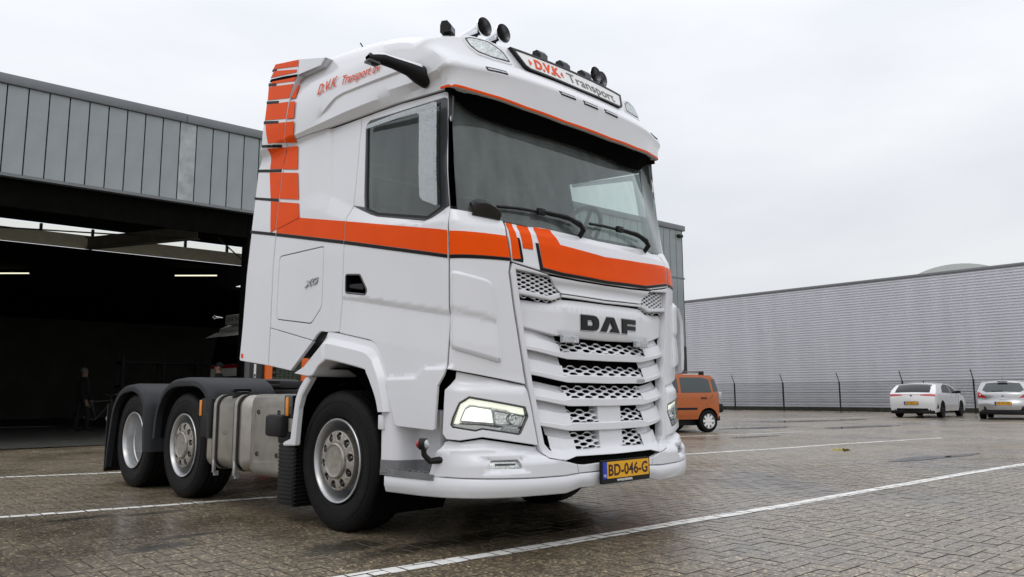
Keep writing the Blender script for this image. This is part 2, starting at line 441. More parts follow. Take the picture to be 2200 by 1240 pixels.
def smooth_path(P, n=6):
    if len(P) < 3: return P
    Q = [tuple(2*a-b for a, b in zip(P[0], P[1]))]+list(P)+[tuple(2*a-b for a, b in zip(P[-1], P[-2]))]; out = []
    for i in range(1, len(Q)-2):
        for k in range(n):
            t = k/n; out.append(tuple(.5*(2*b+(c-a)*t+(2*a-5*b+4*c-d)*t*t+(3*b-a-3*c+d)*t**3) for a, b, c, d in zip(*Q[i-1:i+3])))
    return out+[P[-1]]
def text_mesh(s, size, ext=.001, bold=0., shear=0., spacing=1., align='CENTER'):
    cu = bpy.data.curves.new('t', 'FONT'); cu.body = s; cu.size = size; cu.extrude = ext; cu.offset = bold; cu.shear = shear; cu.space_character = spacing
    cu.align_x = align; cu.align_y = 'CENTER'; cu.resolution_u = 3
    o = bpy.data.objects.new('t', cu); COL.objects.link(o); me = bpy.data.meshes.new_from_object(o)
    v = [tuple(q.co) for q in me.vertices]; f = [tuple(p.vertices) for p in me.polygons]
    bpy.data.objects.remove(o); bpy.data.curves.remove(cu); bpy.data.meshes.remove(me)
    return v, f
def text_on(name, s, size, fn, m, parent, width=None, label=None, **kw):
    """lettering laid on a surface: fn(along, up, out) -> point"""
    v, f = text_mesh(s, size, **kw)
    if width:
        w = max(p[0] for p in v)-min(p[0] for p in v); k = width/w; v = [(p[0]*k, p[1], p[2]) for p in v]
    return obj(name, [fn(*p) for p in v], f, m, parent, False, label=label)
# ================================================================== THE TRUCK
truck = empty('truck', 'white three axle truck tractor with broad orange stripe and black-lettered grille in the foreground', 'truck')
BODY = bsurf('body'); ROOF = bsurf('roof', rel=False); COLR = bsurf('collar', rel=False); FRONT = bsurf('body', rel=False)
def at(k, s, z, off=0.): return Vector(surf(k, s, z, off))

# ---- inner shell and lining (what shows dark in the panel gaps and grey through the glass)
WINF = [(2.371, 3.022), (2.335, 3.042), (1.46, 2.975), (1.428, 2.958), (1.328, 2.204), (1.525, 2.143), (1.58, 2.139), (2.143, 2.263), (2.227, 2.292), (2.409, 2.376), (2.448, 2.393), (2.304, 2.352), (2.38, 2.982)]
WING = [(2.352, 2.995), (1.503, 2.941), (1.423, 2.203), (1.556, 2.162), (2.133, 2.284), (2.268, 2.341)]
shellfn = lambda s, z, o=0.: surf('body', s, z, -.055+o)
both('cab_lining', shellfn, [(1.25, 1.16), (1.30, 2.15), (1.40, 3.0), (1.46, 3.08), (3.56, 3.10), (3.56, 1.46), (2.75, 1.48), (2.10, 1.40), (1.9, 1.14)], interior, truck, holes=[inset(WING, .01)], bev=.002, thick=.01, grid=.2)
panel('front_bulkhead', shellfn, [(-1.27, 1.2), (-1.30, 2.15), (-.88, 2.10), (0, 2.08), (.88, 2.10), (1.30, 2.15), (1.27, 1.2), (.8, 1.42), (-.8, 1.42)], dark, truck, bev=.002, thick=.01, grid=.2)
mb = MB(); mb.box((-1.17, -1.3, 1.40), (1.17, 1.0, 1.46)); mb.build('cab_floor', interior_d, truck)
mb = MB(); mb.box((-1.14, .93, 1.30), (1.14, .99, 3.55), bev=.02); mb.build('rear_wall', interior, truck)
mb = MB(); mb.box((-1.13, -1.08, 3.02), (1.13, .9, 3.05)); mb.build('headliner', interior, truck)
# dashboard
rows = []
for x in [-1.12+i*.14 for i in range(17)]:
    fr = plan(abs(x)*1.02)[1]+.16
    rows.append([(x, fr, 1.55), (x, fr, 2.08), (x, fr+.08, 2.15), (x, fr+.26, 2.17+.06*sstep(1-abs(x-.62)/.45)), (x, fr+.40, 2.08), (x, fr+.44, 1.82), (x, fr+.36, 1.55)])
loft('dashboard', rows, interior_d, truck)
def seat(x):
    mb = MB(); mb.box((x-.26, -.45, 1.78), (x+.26, .08, 1.95), bev=.05); mb.box((x-.17, -.35, 1.46), (x+.17, 0, 1.79), bev=.03)
    s_ = mb.build('seat', seat_m, truck)
    mb = MB(); Mx = Matrix.Translation((x, .08, 1.9)) @ Matrix.Rotation(R(-10), 4, 'X')
    mb.box((-.25, -.06, 0), (.25, .08, .62), bev=.05, M=Mx); mb.build('backrest', seat_m, s_)
    mb = MB(); mb.box((-.15, -.05, .64), (.15, .06, .86), bev=.05, M=Mx); mb.build('headrest', seat_m, s_)
seat(-.62); seat(.62)
mb = MB()
Mx = Matrix.Translation((.62, -.84, 2.36)) @ Matrix.Rotation(R(-55), 4, 'X')
ring = [Mx @ Vector((.225*math.cos(a), .225*math.sin(a), 0)) for a in [2*math.pi*k/28 for k in range(29)]]
mb.tube(ring, .017, 8, caps=False)
for a in (R(200), R(-20), R(270)): mb.tube([Mx @ Vector((0, 0, -.03)), Mx @ Vector((.22*math.cos(a), .22*math.sin(a), 0))], .016, 6)
mb.box((-.09, -.07, -.06), (.09, .07, .0), bev=.02, M=Mx); mb.tube([Mx @ Vector((0, 0, -.05)), (.62, -1.10, 2.02)], .05, 8)
mb.build('steering_wheel', interior_d, truck)

# ---- side panels
SLEEP = [(3.497, 3.135), (3.303, 3.127), (2.947, 3.12), (2.802, 3.109), (2.451, 3.097), (2.458, 2.915), (2.451, 2.586), (2.454, 2.51), (2.457, 2.391), (2.508, 2.307), (2.511, 2.195), (2.512, 1.978), (2.519, 1.685), (2.541, 1.444), (2.72, 1.454), (2.8, 1.466), (2.852, 1.444), (2.91, 1.401), (3.589, 1.542), (3.581, 2.113), (3.569, 2.345), (3.569, 2.64), (3.569, 2.889), (3.56, 2.996)]
HATCH = roundc([(3.480, 2.135), (2.792, 2.127), (2.797, 1.655), (2.945, 1.535), (3.495, 1.608)], .035)
belt_up_pts = [(3.226, 2.585), (2.94, 2.597), (2.46, 2.389)]; belt_lo_pts = [(3.217, 2.543), (2.506, 2.284)]
vert_pts = [(2.852, 3.012), (2.79, 2.60)]; vert_pts2 = [(2.872, 3.012), (2.81, 2.60)]
both('sleeper_panel', BODY, SLEEP, white, truck, holes=[HATCH], gap=.003, creases=[belt_up_pts, belt_lo_pts, vert_pts, vert_pts2, [(3.05, 2.59), (3.2, 2.58)]], grid=.03)
hr, hl = both('locker_door', BODY, HATCH, white, truck, gap=.004)
both('lower_skirt', BODY, [(3.589, 1.542), (2.91, 1.401), (3.235, 1.176), (3.6, 1.228)], white, truck, gap=.003, thick=.03)
WCR = [[(3.1, z), (4.1, z)] for z in (2.45, 3.05, 3.10, 3.155, 3.30, 3.5, 3.7)]
COLLAR = [(3.803, 3.952), (3.374, 3.857), (3.365, 3.80), (3.366, 3.715), (3.391, 3.663), (3.455, 3.524), (3.473, 3.35), (3.497, 3.135), (3.560, 2.996), (3.574, 2.889), (3.569, 2.64), (3.569, 2.345), (3.581, 2.113), (3.589, 1.541), (3.6, 1.228), (4.105, 1.285), (4.12, 1.30), (4.086, 1.593), (4.053, 2.005), (4.023, 2.38), (4.024, 2.725), (4.03, 3.012), (3.965, 3.11), (3.896, 3.2), (3.882, 3.401), (3.874, 3.555), (3.873, 3.689), (3.89, 3.763), (3.868, 3.816), (3.834, 3.904)]
def COLF(s, z, o=0.):
    r = 0.
    return surf('collar', s, z, o+r+.004)
both('side_collar', COLF, COLLAR, white, truck, gap=.003, grid=.04, thick=.03, creases=WCR)
both('collar_gap', lambda s, z, o=0.: surf('collar', s, z, .008+o), [(3.36, 3.700), (3.375, 3.714), (3.6, 3.765), (3.85, 3.812), (3.86, 3.790), (3.6, 3.735), (3.39, 3.690)], dark, truck, bev=.0005, thick=.004)
DOOR = [(2.451, 3.097), (1.944, 3.073), (1.459, 3.024), (1.423, 3.007), (1.409, 2.944), (1.351, 2.65), (1.314, 2.195), (1.322, 2.042), (1.319, 1.831), (1.315, 1.531), (1.313, 1.504), (1.306, 1.475), (1.318, 1.272), (1.325, 1.135), (1.337, 1.103), (1.384, 1.034), (1.409, 0.765), (1.425, 0.757), (1.800, 0.775), (1.827, 0.792), (1.905, 0.987), (1.952, 1.138), (2.04, 1.292), (2.078, 1.336), (2.152, 1.365), (2.535, 1.436), (2.541, 1.444), (2.519, 1.685), (2.512, 1.978), (2.511, 2.195), (2.508, 2.307), (2.457, 2.391), (2.451, 2.586), (2.458, 2.915)]
HANDLE = roundc([(2.473, 1.868), (2.29, 1.848), (2.199, 1.726), (2.216, 1.695), (2.471, 1.733)], .02)
cr = [[(2.515, crease_z(2.515)+.002), (1.30, crease_z(1.30)+.002)], [(2.515, crease_z(2.515)-.002), (1.30, crease_z(1.30)-.002)], [(2.45, crease_z(2.45)+.02), (1.9, crease_z(1.9)+.036), (1.3, crease_z(1.3)+.036)],
      [(1.5, 1.166), (1.62, 1.10), (1.96, 1.10)], [(1.31, 1.16), (1.5, 1.166)], [(1.31, 1.148), (1.5, 1.152), (1.62, 1.086), (1.96, 1.086)],
      [(2.5, 2.30), (2.0, 2.17), (1.32, 2.09)], [(2.44, 2.37), (2.2, 2.26), (2.13, 2.245), (1.6, 2.125), (1.5, 2.13), (1.33, 2.18)]]
d_r, d_l = both('door', BODY, DOOR, white, truck, holes=[WINF, HANDLE], gap=.003, creases=cr, grid=.028)
for d, sg in ((d_r, 1), (d_l, -1)):
    mp = (lambda P: P) if sg > 0 else mirror
    panel('window_frame', lambda s, z, o=0.: surf('body', s, z, -.026+o), mp(inset(WINF, -.004)), frame_grey, d, holes=[mp(WING)], bev=.003, thick=.02)
    panel('window_seal', lambda s, z, o=0.: surf('body', s, z, -.024+o), mp(inset(WING, -.016)), black, d, holes=[mp(inset(WING, .004))], bev=.003, thick=.02)
    panel('pane', lambda s, z, o=0.: surf('body', s, z, -.034+o), mp(inset(WING, -.01)), side_glass, d, bev=.001, thick=.006)
    panel('wind_deflector', lambda s, z, o=0.: surf('body', s, z, .004+.03*sstep((2.35-abs(s))/.5)+o), mp(roundc([(2.345, 2.967), (2.336, 3.002), (1.566, 2.945), (1.467, 2.939), (1.392, 2.193), (1.549, 2.262), (1.58, 2.295), (1.648, 2.89), (1.672, 2.905), (1.924, 2.930)], .025)), smoke, d, bev=.002, thick=.006)
    # recessed grip
    panel('handle_well', lambda s, z, o=0.: surf('body', s, z, -.055+o), mp(inset(HANDLE, -.006)), blackg, d, bev=.002, thick=.004)
    panel('handle_rim', lambda s, z, o=0.: surf('body', s, z, .004+o), mp(inset(HANDLE, -.007)), blackg, d, holes=[mp(inset(HANDLE, .006))], bev=.003, thick=.06)
    panel('handle', lambda s, z, o=0.: surf('body', s, z, -.012+o), mp(roundc([(2.45, 1.795), (2.29, 1.785), (2.262, 1.745), (2.275, 1.735), (2.45, 1.765)], .012)), black, d, bev=.008, thick=.03)
# number-class badge on the locker door
def side_fn(s0, z0, slope, mir=False, off=.003, k='body'):
    sg = -1 if mir else 1
    return lambda a, b, c=0.: at(k, s0-a, z0+b+slope*-a, off+c)
v, f = text_mesh('XG', .105, .004, .004, .25, .95)
obj('badge', [side_fn(2.952, 1.857, -.10)(p[0]*1.15, p[1]*.62, p[2]+.004) for p in v], f, badge_s, hr, False)

# ---- corner panels with raised deflectors
CORN = [(1.319, 2.185), (1.102, 2.163), (0.905, 2.123), (0.914, 2.017), (0.902, 1.843), (0.914, 1.769), (0.881, 1.54), (0.790, 1.046), (0.796, 1.043), (1.321, 1.138), (1.314, 1.272), (1.302, 1.475), (1.309, 1.504), (1.311, 1.531), (1.315, 1.831), (1.318, 2.042)]
c_r, c_l = both('corner_panel', BODY, CORN, white, truck, gap=.003, grid=.03, creases=[])
CDEF = roundc([(1.305, 1.772), (1.034, 1.700), (.966, 1.172), (1.303, 1.268)], .045, 5)
def CDF(s, z, o=0.):
    a = abs(s); zc = 1.426+(a-.986)*.222; w = clamp01((a-.97)/.05)
    r = -.012*(1-clamp01((z-zc)/.035)) if z > zc else -.012*clamp01(1-(zc-z)/.16)
    return surf('body', s, z, .030+o+r*w)
for d, sg in ((c_r, 1), (c_l, -1)):
    cz = [[(1.29, 1.426+.304*.222+k), (.97, 1.426-.016*.222+k)] for k in (0, .035, -.16)]
    panel('air_deflector', CDF, CDEF if sg > 0 else mirror(CDEF), white, d, bev=.026, thick=.05, grid=.03, sharp=75, creases=cz if sg > 0 else [mirror(c) for c in cz])
mb = MB()                                     # folded outer deflector wing on the far corner
for t, (x, y) in enumerate(((1.475, -1.30),)):
    rows = []
    for z in (1.16, 1.19, 1.3, 1.45, 1.6, 1.68, 1.715, 1.725):
        k = 0 if z < 1.62 else (z-1.62)*.55; j = 0 if z > 1.2 else (1.2-z)*1.2
        rows.append([(1.415-k, -1.25, z), (1.412-k-j*.3, -1.29, z), (1.43-k-j, -1.31, z), (1.465-k-j, -1.25, z), (1.45-k, -1.16, z)])
loft('side_deflector', rows, white, truck)
mb = MB()
for z in (1.28, 1.5, 1.66): mb.box((1.20, -1.22, z-.03), (1.44, -1.12, z+.03), bev=.008)
mb.build('deflector_bracket', black, truck)

# ---- front: hood, cowl, upper bar, inlets, name panel
def sym(pts): return pts+[(-s, z) for s, z in reversed(pts) if s > 1e-6]
HOOD = [(.898, 2.112), (.742, 2.100), (.60, 2.112), (.45, 2.108), (.2, 2.098), (0, 2.094)]
HBOT = [(0, 1.764), (.3, 1.768), (.591, 1.783), (.824, 1.822), (.893, 1.836), (.908, 2.01)]
hood_poly = sym(HOOD)[::1]
hood_poly = HOOD+[(-s, z) for s, z in reversed(HOOD[:-1])]+[(-s, z) for s, z in reversed(HBOT[1:])]+HBOT
def HF(s, z, o=0.): return surf('body', s, z, o-.016*sstep((z-2.045)/.04)+.006*sstep((1.86-z)/.06))
hood = panel('front_flap', HF, hood_poly, white, truck, gap=.003, grid=.022, creases=[[(.9, 2.045), (0, 2.045), (-.9, 2.045)]])
panel('wiper_cowl', lambda s, z, o=0.: surf('body', s, z, -.05+o), [(1.20, 2.17), (.9, 2.085), (0, 2.06), (-.9, 2.085), (-1.20, 2.17), (-1.2, 2.21), (-.886, 2.150), (0, 2.125), (.886, 2.150), (1.2, 2.21)], black, truck, thick=.02)
EIN = [(.56, .58), (.60, .62), (.625, .645), (.667, .667), (.783, .688), (.902, .707), (1.057, .738), (1.11, .744), (1.243, .774), (1.426, .806), (1.626, .837), (1.79, .863)]
INLET = [(.861, 1.779), (.591, 1.758), (.459, 1.660), (.462, 1.632), (.543, 1.597), (.837, 1.621)]
SOUT = [(.889, 1.830), (.906, 1.769), (.873, 1.54), (.781, 1.045), (.757, .922), (.712, .655), (.694, .605), (.662, .577), (.526, .551)]
SIN = [(.525, .575), (.579, .603), (.628, .628), (.665, .667), (.688, .783), (.707, .902), (.738, 1.057), (.744, 1.11), (.774, 1.243), (.806, 1.426), (.837, 1.618), (.863, 1.787)]
col_poly = SOUT+SIN+[(.58, 1.766), (.6, 1.781), (.824, 1.816)]
both('grille_surround', lambda s, z, o=0.: surf('body', s, z, .006+o), col_poly, white2, truck, gap=.002, grid=.05, bev=.006, thick=.07)
bar = [(.585, 1.772), (.3, 1.760), (0, 1.757)]; barb = [(0, 1.652), (.459, 1.662)]
def BARF(s, z, o=0.): return surf('body', s, z, o-.022*math.sin(math.pi*clamp01((z-1.65)/.1))*1.)
panel('upper_grille_bar', BARF, bar+[(-s, z) for s, z in reversed(bar[:-1])]+[(-s, z) for s, z in reversed(barb[1:])]+barb, white2, truck, gap=.002, grid=.035, bev=.005)
panel('lower_grille_bar', lambda s, z, o=0.: surf('body', s, z, o-.004), [(.455, 1.656), (0, 1.646), (-.455, 1.656), (-.458, 1.636), (0, 1.628), (.458, 1.636)], white2, truck, gap=.001, grid=.06, bev=.003)
def hexes(poly, P, H, c, hole, fn, m, parent, depth=.014, name='grille_mesh', ext=.25):
    """honeycomb sheet: long flat cells, each a ring of bars"""
    xs = [p[0] for p in poly]; zs = [p[1] for p in poly]; mb = MB(); b = P/2-c
    j = 0; z = min(zs)-H
    while z < max(zs)+H:
        x = math.floor(min(xs)/P)*P-P+(P/2 if j % 2 else 0)
        while x < max(xs)+P:
            if pip((x, z), poly) or any(pip((x+dx, z), poly) for dx in (c*ext*2, -c*ext*2)):
                o_ = [(c, 0), (b, H/2), (-b, H/2), (-c, 0), (-b, -H/2), (b, -H/2)]
                hw_, fw, hh = hole; i_ = [(hw_, 0), (fw, hh), (-fw, hh), (-hw_, 0), (-fw, -hh), (fw, -hh)]
                v = [fn(x+p[0], z+p[1], 0.) for p in o_]+[fn(x+p[0], z+p[1], 0.) for p in i_]+[fn(x+p[0], z+p[1], -depth) for p in i_]
                f = [(k, (k+1) % 6, 6+(k+1) % 6, 6+k) for k in range(6)]+[(6+k, 6+(k+1) % 6, 12+(k+1) % 6, 12+k) for k in range(6)]
                mb.add(v, f)
            x += P
        z += H/2; j += 1
    return mb.build(name, m, parent, False)
for sg in (1, -1):
    pl = INLET if sg > 0 else mirror(INLET)
    hexes(inset(pl, -.004), .078, .030, .0285, (.0245, .0125, .0085), lambda s, z, o=0.: surf('body', s, z, -.03+o), white2, truck)
    panel('inlet_back', lambda s, z, o=0.: surf('body', s, z, -.085+o), inset(pl, -.02), dark, truck, bev=.001, thick=.002)
    bp = roundc([(.842, 1.664), (.585, 1.634), (.480, 1.662), (.472, 1.632), (.553, 1.606), (.840, 1.631)], .006)
    panel('inlet_bar', lambda s, z, o=0.: surf('body', s, z, -.002+o), bp if sg > 0 else mirror(bp), white2, truck, bev=.008, thick=.04)
NP = [(.837, 1.612), (.553, 1.590), (.470, 1.622), (.3, 1.624), (0, 1.622)]; NB = [(0, 1.357), (.3, 1.362), (.491, 1.373), (.517, 1.368), (.803, 1.424)]
def NF(s, z, o=0.):
    a = abs(s); e1 = .50-.10*(z-1.37)/.25
    return surf('body', s, z, o-.042*clamp01((a-e1)/.30)-.014*clamp01((1.385-z)/.03)*(1 if a < .5 else .3)-.018*clamp01((z-1.572)/.03))
name_panel = panel('name_panel', NF, NP+[(-s, z) for s, z in reversed(NP[:-1])]+[(-s, z) for s, z in reversed(NB[1:])]+NB, white2, truck, gap=.002, grid=.05, bev=.006, thick=.05, creases=[[(.50, 1.375), (.42, 1.6)], [(-.50, 1.375), (-.42, 1.6)], [(.8, 1.575), (0, 1.575), (-.8, 1.575)]])
# three big letters
def letter(polys, holes=()):
    global name_panel
    for k, (ol, m_, b_, th, of) in enumerate(((.0075, badge_s, .002, .006, .004), (0., badge, .004, .010, .012))):
        panel('letter' if k else 'letter_rim', lambda s, z, o=0.: NF(s, z, of+o), inset(polys, -ol), m_, name_panel, holes=[inset(h, ol) for h in holes], bev=b_, thick=th, grid=.05)
def LT(pts, s0, w=1.): return [(s0-x*w, 1.421+y) for x, y in pts]
LH = .107
letter(LT(roundc([(0, 0), (0, LH), (.19, LH), (.19, 0)], .002)[:10]+[(.13, LH), (.165, LH-.006), (.186, LH-.025), (.192, LH*.5), (.186, .025), (.165, .006), (.13, 0)], .288), [LT([(.066, .034), (.066, LH-.034), (.112, LH-.034), (.122, LH-.042), (.124, LH*.5), (.122, .042), (.112, .034)], .288)])
letter(LT([(0, 0), (.075, LH), (.16, LH), (.225, 0), (.105, 0), (.13, .028), (.148, .028), (.117, .080), (.07, 0)], .085))
letter(LT([(0, 0), (0, LH), (.175, LH), (.175, LH-.034), (.062, LH-.034), (.062, LH*.55), (.172, LH*.55), (.172, LH*.55-.030), (.062, LH*.55-.030), (.062, 0)], -.172))

# ---- grille: five lips with wings and honeycomb between
CB = [1.212, 1.055, .898, .735, .572]
def zb_(i, s):
    a = abs(s)
    if i == 4: return CB[4]+lerp([(0, 0), (.42, .004), (.53, -.016)], a)
    return CB[i]+lerp([(0, 0), (.42, .004), (.52, .018), (.78, .062)], a)
def zt_(i, s):
    a = abs(s)
    if i == 4: return lerp([(0, .618), (.40, .612), (.45, .606), (.63, .644)], a)
    return zb_(i, s)+lerp([(0, .052), (.40, .052), (.47, .034), (.8, .029)], a)
ML = [.519, .487, .462, .44, .415]; MT = [1.334, 1.178, 1.034, .875, .711]
panel('grille_back', lambda s, z, o=0.: surf('body', s, z, -.13+o), sym([(0, 1.45), (.84, 1.46), (.72, .62), (.5, .52), (0, .52)][:1]+[]) if False else [(.84, 1.46), (-.84, 1.46), (-.72, .62), (-.5, .52), (.5, .52), (.72, .62)], dark, truck, bev=.001, thick=.002, grid=.15)
for i in range(5):
    E_ = lerp(EIN, zb_(i, .74)+.03)+.004 if i < 4 else .60
    ss = [-E_+2*E_*k/60 for k in range(61)]; rows = []
    for s in ss:
        fd = clamp01((abs(s)-(E_-.10))/.10); o = -.020*fd; zb, zt = zb_(i, s), zt_(i, s)
        rows.append([at('body', s, zb+.014, -.075+o), at('body', s, zb+.002, -.012+o), at('body', s, zb, -.003+o), at('body', s, zb+.004, 0+o), at('body', s, zt-.005, 0.+o), at('body', s, zt, -.004+o), at('body', s, zt+.004, -.03+o)])
    lip = loft('grille_slat', rows, white2, truck, sharp=20)
    up = (lambda s: zb_(i-1, s)+.02) if i else (lambda s: lerp([(0, 1.36), (.5, 1.375), (.81, 1.43)], abs(s)))
    if i == 2: up = lambda s: zb_(1, s)-.030
    for sg in (1, -1):
        s0 = ML[i]-.035; rows = []
        for k in range(13):
            s = s0+(E_-s0)*k/12; zt = zt_(i, s); zu = max(up(s), zt+.02); h = zu-zt; r = []
            c0 = clamp01(1-(s-s0)/.07)
            for t, of in ((0, -.004), (.10, -.007), (.50, -.024), (.56, -.046), (1, -.072)):
                r.append(at('body', (s-(.0 if t < .45 else -.03*0))*sg, zt+h*t, of-.02*clamp01((s-(E_-.1))/.1)))
            rows.append(r)
        loft('grille_wing', rows, white2, lip, sharp=14)
    zt0 = lambda s: zt_(i, s)
    def MF(s, z, o=0., i=i): 
        z0 = zt_(i, min(abs(s), .40)); return surf('body', s, z, -.010-.045*clamp01((z-z0)/(MT[i]-z0))+o)
    w = ML[i]; mp_ = [(w-.03, zt_(i, w)-.004), (w, (MT[i]+zt_(i, 0))/2), (w-.04, MT[i]), (-w+.04, MT[i]), (-w, (MT[i]+zt_(i, 0))/2), (-w+.03, zt_(i, w)-.004)]
    if i < 3: hexes(mp_, .138, .0400, .0490, (.0440, .0235, .0112), MF, white2, lip)
    else:
        for sg in (1, -1):
            q = [(w-.03, zt_(i, w)-.004), (w, (MT[i]+zt_(i, 0))/2), (w-.04, MT[i]), (.145, MT[i]), (.145, zt_(i, 0))]
            hexes(q if sg > 0 else mirror(q), .138, .0400, .0490, (.0440, .0235, .0112), MF, white2, lip)
        panel('sensor_cover', lambda s, z, o=0.: surf('body', s, z, -.018+o), [(.118, zt_(i, 0)-.002), (.118, zb_(i-1, 0)+.004), (-.140, zb_(i-1, 0)+.004), (-.140, zt_(i, 0)-.002)], white2, lip, bev=.003, thick=.08)
    if i == 1:
        v, f = text_mesh('480', .040, .002, .0016, 0, 1.05)
        obj('power_badge', [at('body', -.402-p[0]*1.75, 1.078+p[1]*.85, .004+p[2]) for p in v], f, badge_s, lip, False)
for sg in (1, -1):
    q = roundc([(.482, 1.373), (.482, 1.326), (.330, 1.326), (.330, 1.373)], .006); q = q if sg > 0 else mirror(q)
    panel('strobe_lamp', lambda s, z, o=0.: surf('body', s, z, .028+o), q, clear_l, truck, bev=.006, thick=.035)

# ---- headlamp panels and headlamps
HLP = [(1.273, 1.129), (.789, 1.042), (.760, .92), (.716, .658), (.728, .658), (1.111, .718), (1.247, .699), (1.333, .706), (1.360, .74), (1.352, .924), (1.346, 1.011), (1.279, 1.082)]
HL = [(1.303, .796), (1.29, .841), (1.248, .93), (1.185, .968), (.803, .901), (.784, .841), (.848, .737), (.866, .729), (.999, .750), (1.112, .767), (1.152, .756), (1.291, .779)]
def HPF(s, z, o=0.): return surf('body', s, z, o-.030*sstep((z-1.01)/.05)*(1 if abs(s) < 1.3 else .8))
def HB(s, z, o=0.): return surf('body', s, z, -.035+o)
DRLP = [(1.290, .802), (1.243, .922), (1.18, .956), (.811, .895), (.803, .852), (.899, .865), (.922, .883), (1.181, .921), (1.208, .904), (1.258, .800)]
MAIN = [(1.240, .823), (1.208, .890), (1.172, .906), (1.045, .885), (1.035, .806), (1.094, .812)]
MAIN2 = [(1.022, .880), (.92, .862), (.806, .841), (.838, .786), (.945, .795), (.972, .790), (1.016, .799)]
IND = [(.990, .757), (.953, .777), (.845, .764), (.864, .734)]
p_r, p_l = both('headlamp_panel', HPF, HLP, white, truck, holes=[HL], gap=.002, grid=.05, creases=[[(1.36, 1.01), (1.2, .985), (.775, .97)], [(1.33, 1.06), (1.2, 1.035), (.785, 1.02)]])
for sg in (1, -1):
    mp = (lambda P: P) if sg > 0 else mirror
    h = panel('headlight', HB, mp(inset(HL, -.004)), refl, truck, bev=.002, thick=.02, grid=.05)
    panel('gasket', lambda s, z, o=0.: surf('body', s, z, .000+o), mp(inset(HL, .000)), blackg, h, holes=[mp(inset(HL, .0095))], bev=.002, thick=.04)
    panel('daytime_lamp', lambda s, z, o=0.: surf('body', s, z, -.016+o), mp(DRLP), drl, h, bev=.004, thick=.015, grid=.05)
    panel('main_beam', lambda s, z, o=0.: surf('body', s, z, -.022+o), mp(roundc(MAIN, .006)), lowbeam, h, bev=.004, thick=.012, grid=.05)
    panel('high_beam', lambda s, z, o=0.: surf('body', s, z, -.026+o), mp(roundc(MAIN2, .012)), refl, h, bev=.004, thick=.012, grid=.03)
    for M_ in (MAIN, MAIN2): panel('bezel', lambda s, z, o=0.: surf('body', s, z, -.014+o), mp(inset(roundc(M_, .006), -.009)), alloy, h, holes=[mp(roundc(M_, .006))], bev=.003, thick=.02)
    panel('lower_reflector', lambda s, z, o=0.: surf('body', s, z, -.012+o), mp([(1.285, .792), (1.11, .786), (1.01, .770), (1.0, .756), (1.11, .771), (1.15, .762), (1.288, .783)]), drl if 0 else off_white, h, bev=.002, thick=.01, grid=.04)
    panel('beam_divider', lambda s, z, o=0.: surf('body', s, z, -.012+o), mp([(1.262, .800), (1.244, .806), (1.10, .800), (.97, .782), (.97, .775), (1.10, .791)]), chromed, h, bev=.002, thick=.01, grid=.04)
    c_ = at('body', .900*sg, .826, -.018); n_ = (at('body', .868*sg, .822, .1)-c_).normalized(); Mq = Matrix.Translation(c_) @ n_.to_track_quat('X', 'Z').to_matrix().to_4x4()
    mb = MB(); mb.lathe([(-.012, .034), (.004, .033), (.006, .028), (-.006, .022), (-.010, .012), (.0, .008), (.002, 0)], (0, 0, 0), 'x', 20); mb.v = [tuple(Mq @ Vector(q_)) for q_ in mb.v]; mb.build('high_beam_bowl', chrome, h)
    panel('indicator', lambda s, z, o=0.: surf('body', s, z, -.012+o), mp(IND), clear_l, h, bev=.003, thick=.02, grid=.04)
    panel('lens', lambda s, z, o=0.: surf('body', s, z, -.003+o), mp(inset(HL, .006)), lamp_glass, h, bev=.002, thick=.003, grid=.06)

# ---- bumper
FOG = roundc([(1.103, .530), (1.085, .575), (.895, .575), (.878, .524)], .012)
BUM = [(1.483, .469), (1.331, .477), (1.081, .471), (.795, .463), (.542, .461), (.420, .468), (.432, .528), (.517, .548), (.662, .575), (.695, .602), (.711, .650), (.728, .650), (1.111, .708), (1.247, .690), (1.333, .698), (1.365, .689), (1.418, .616), (1.431, .587)]
def BF(s, z, o=0.):
    a = abs(s); top = lerp([(.71, .652), (1.11, .71), (1.4, .695)], a)
    r = -.034*clamp01((z-(top-.062))/.030)*clamp01((a-.5)/.15)
    d = .024*min(clamp01(1-max(0, (abs(a-.985)-.112))/.05), clamp01(1-max(0, abs(z-.55)-.030)/.022))
    return surf('body', s, z, o+r-d+.004)
b_r, b_l = both('bumper', BF, BUM, white, truck, holes=[FOG], gap=.002, grid=.024, bev=.005, thick=.04, creases=[[(.72, .590), (1.11, .648), (1.4, .633)], [(.72, .621), (1.11, .679), (1.4, .664)], roundc([(.822, .498), (1.148, .498), (1.148, .602), (.822, .602)], .002, 1)])
for d, sg in ((b_r, 1), (b_l, -1)):
    mp = (lambda P: P) if sg > 0 else mirror
    fl = panel('fog_lamp', lambda s, z, o=0.: surf('body', s, z, -.040+o), mp(inset(FOG, -.004)), refl, d, bev=.003, thick=.02, grid=.04)
    panel('lamp_bar', lambda s, z, o=0.: surf('body', s, z, -.032+o), mp([(1.06, .558), (.92, .556), (.92, .546), (1.06, .546)]), chromed, fl, bev=.002, thick=.01)
    panel('lens', lambda s, z, o=0.: surf('body', s, z, -.026+o), mp(inset(FOG, -.002)), lamp_glass, fl, bev=.002, thick=.002)
CEN = [(.415, .468), (-.415, .468), (-.428, .528), (-.36, .520), (0, .530), (.36, .520), (.428, .528)]
panel('bumper_centre', FRONT, CEN, white, truck, gap=.002, bev=.005, thick=.03)
panel('intake_slot', lambda s, z, o=0.: surf('body', s, z, -.035+o), [(.53, .548), (.434, .580), (-.434, .580), (-.53, .548), (-.43, .515), (.43, .515)], dark, truck, bev=.002, thick=.004)
LLOW = [(0, .366), (.30, .368), (.395, .373), (.525, .347), (.798, .352), (1.083, .354), (1.269, .354), (1.575, .344), (1.944, .340)]
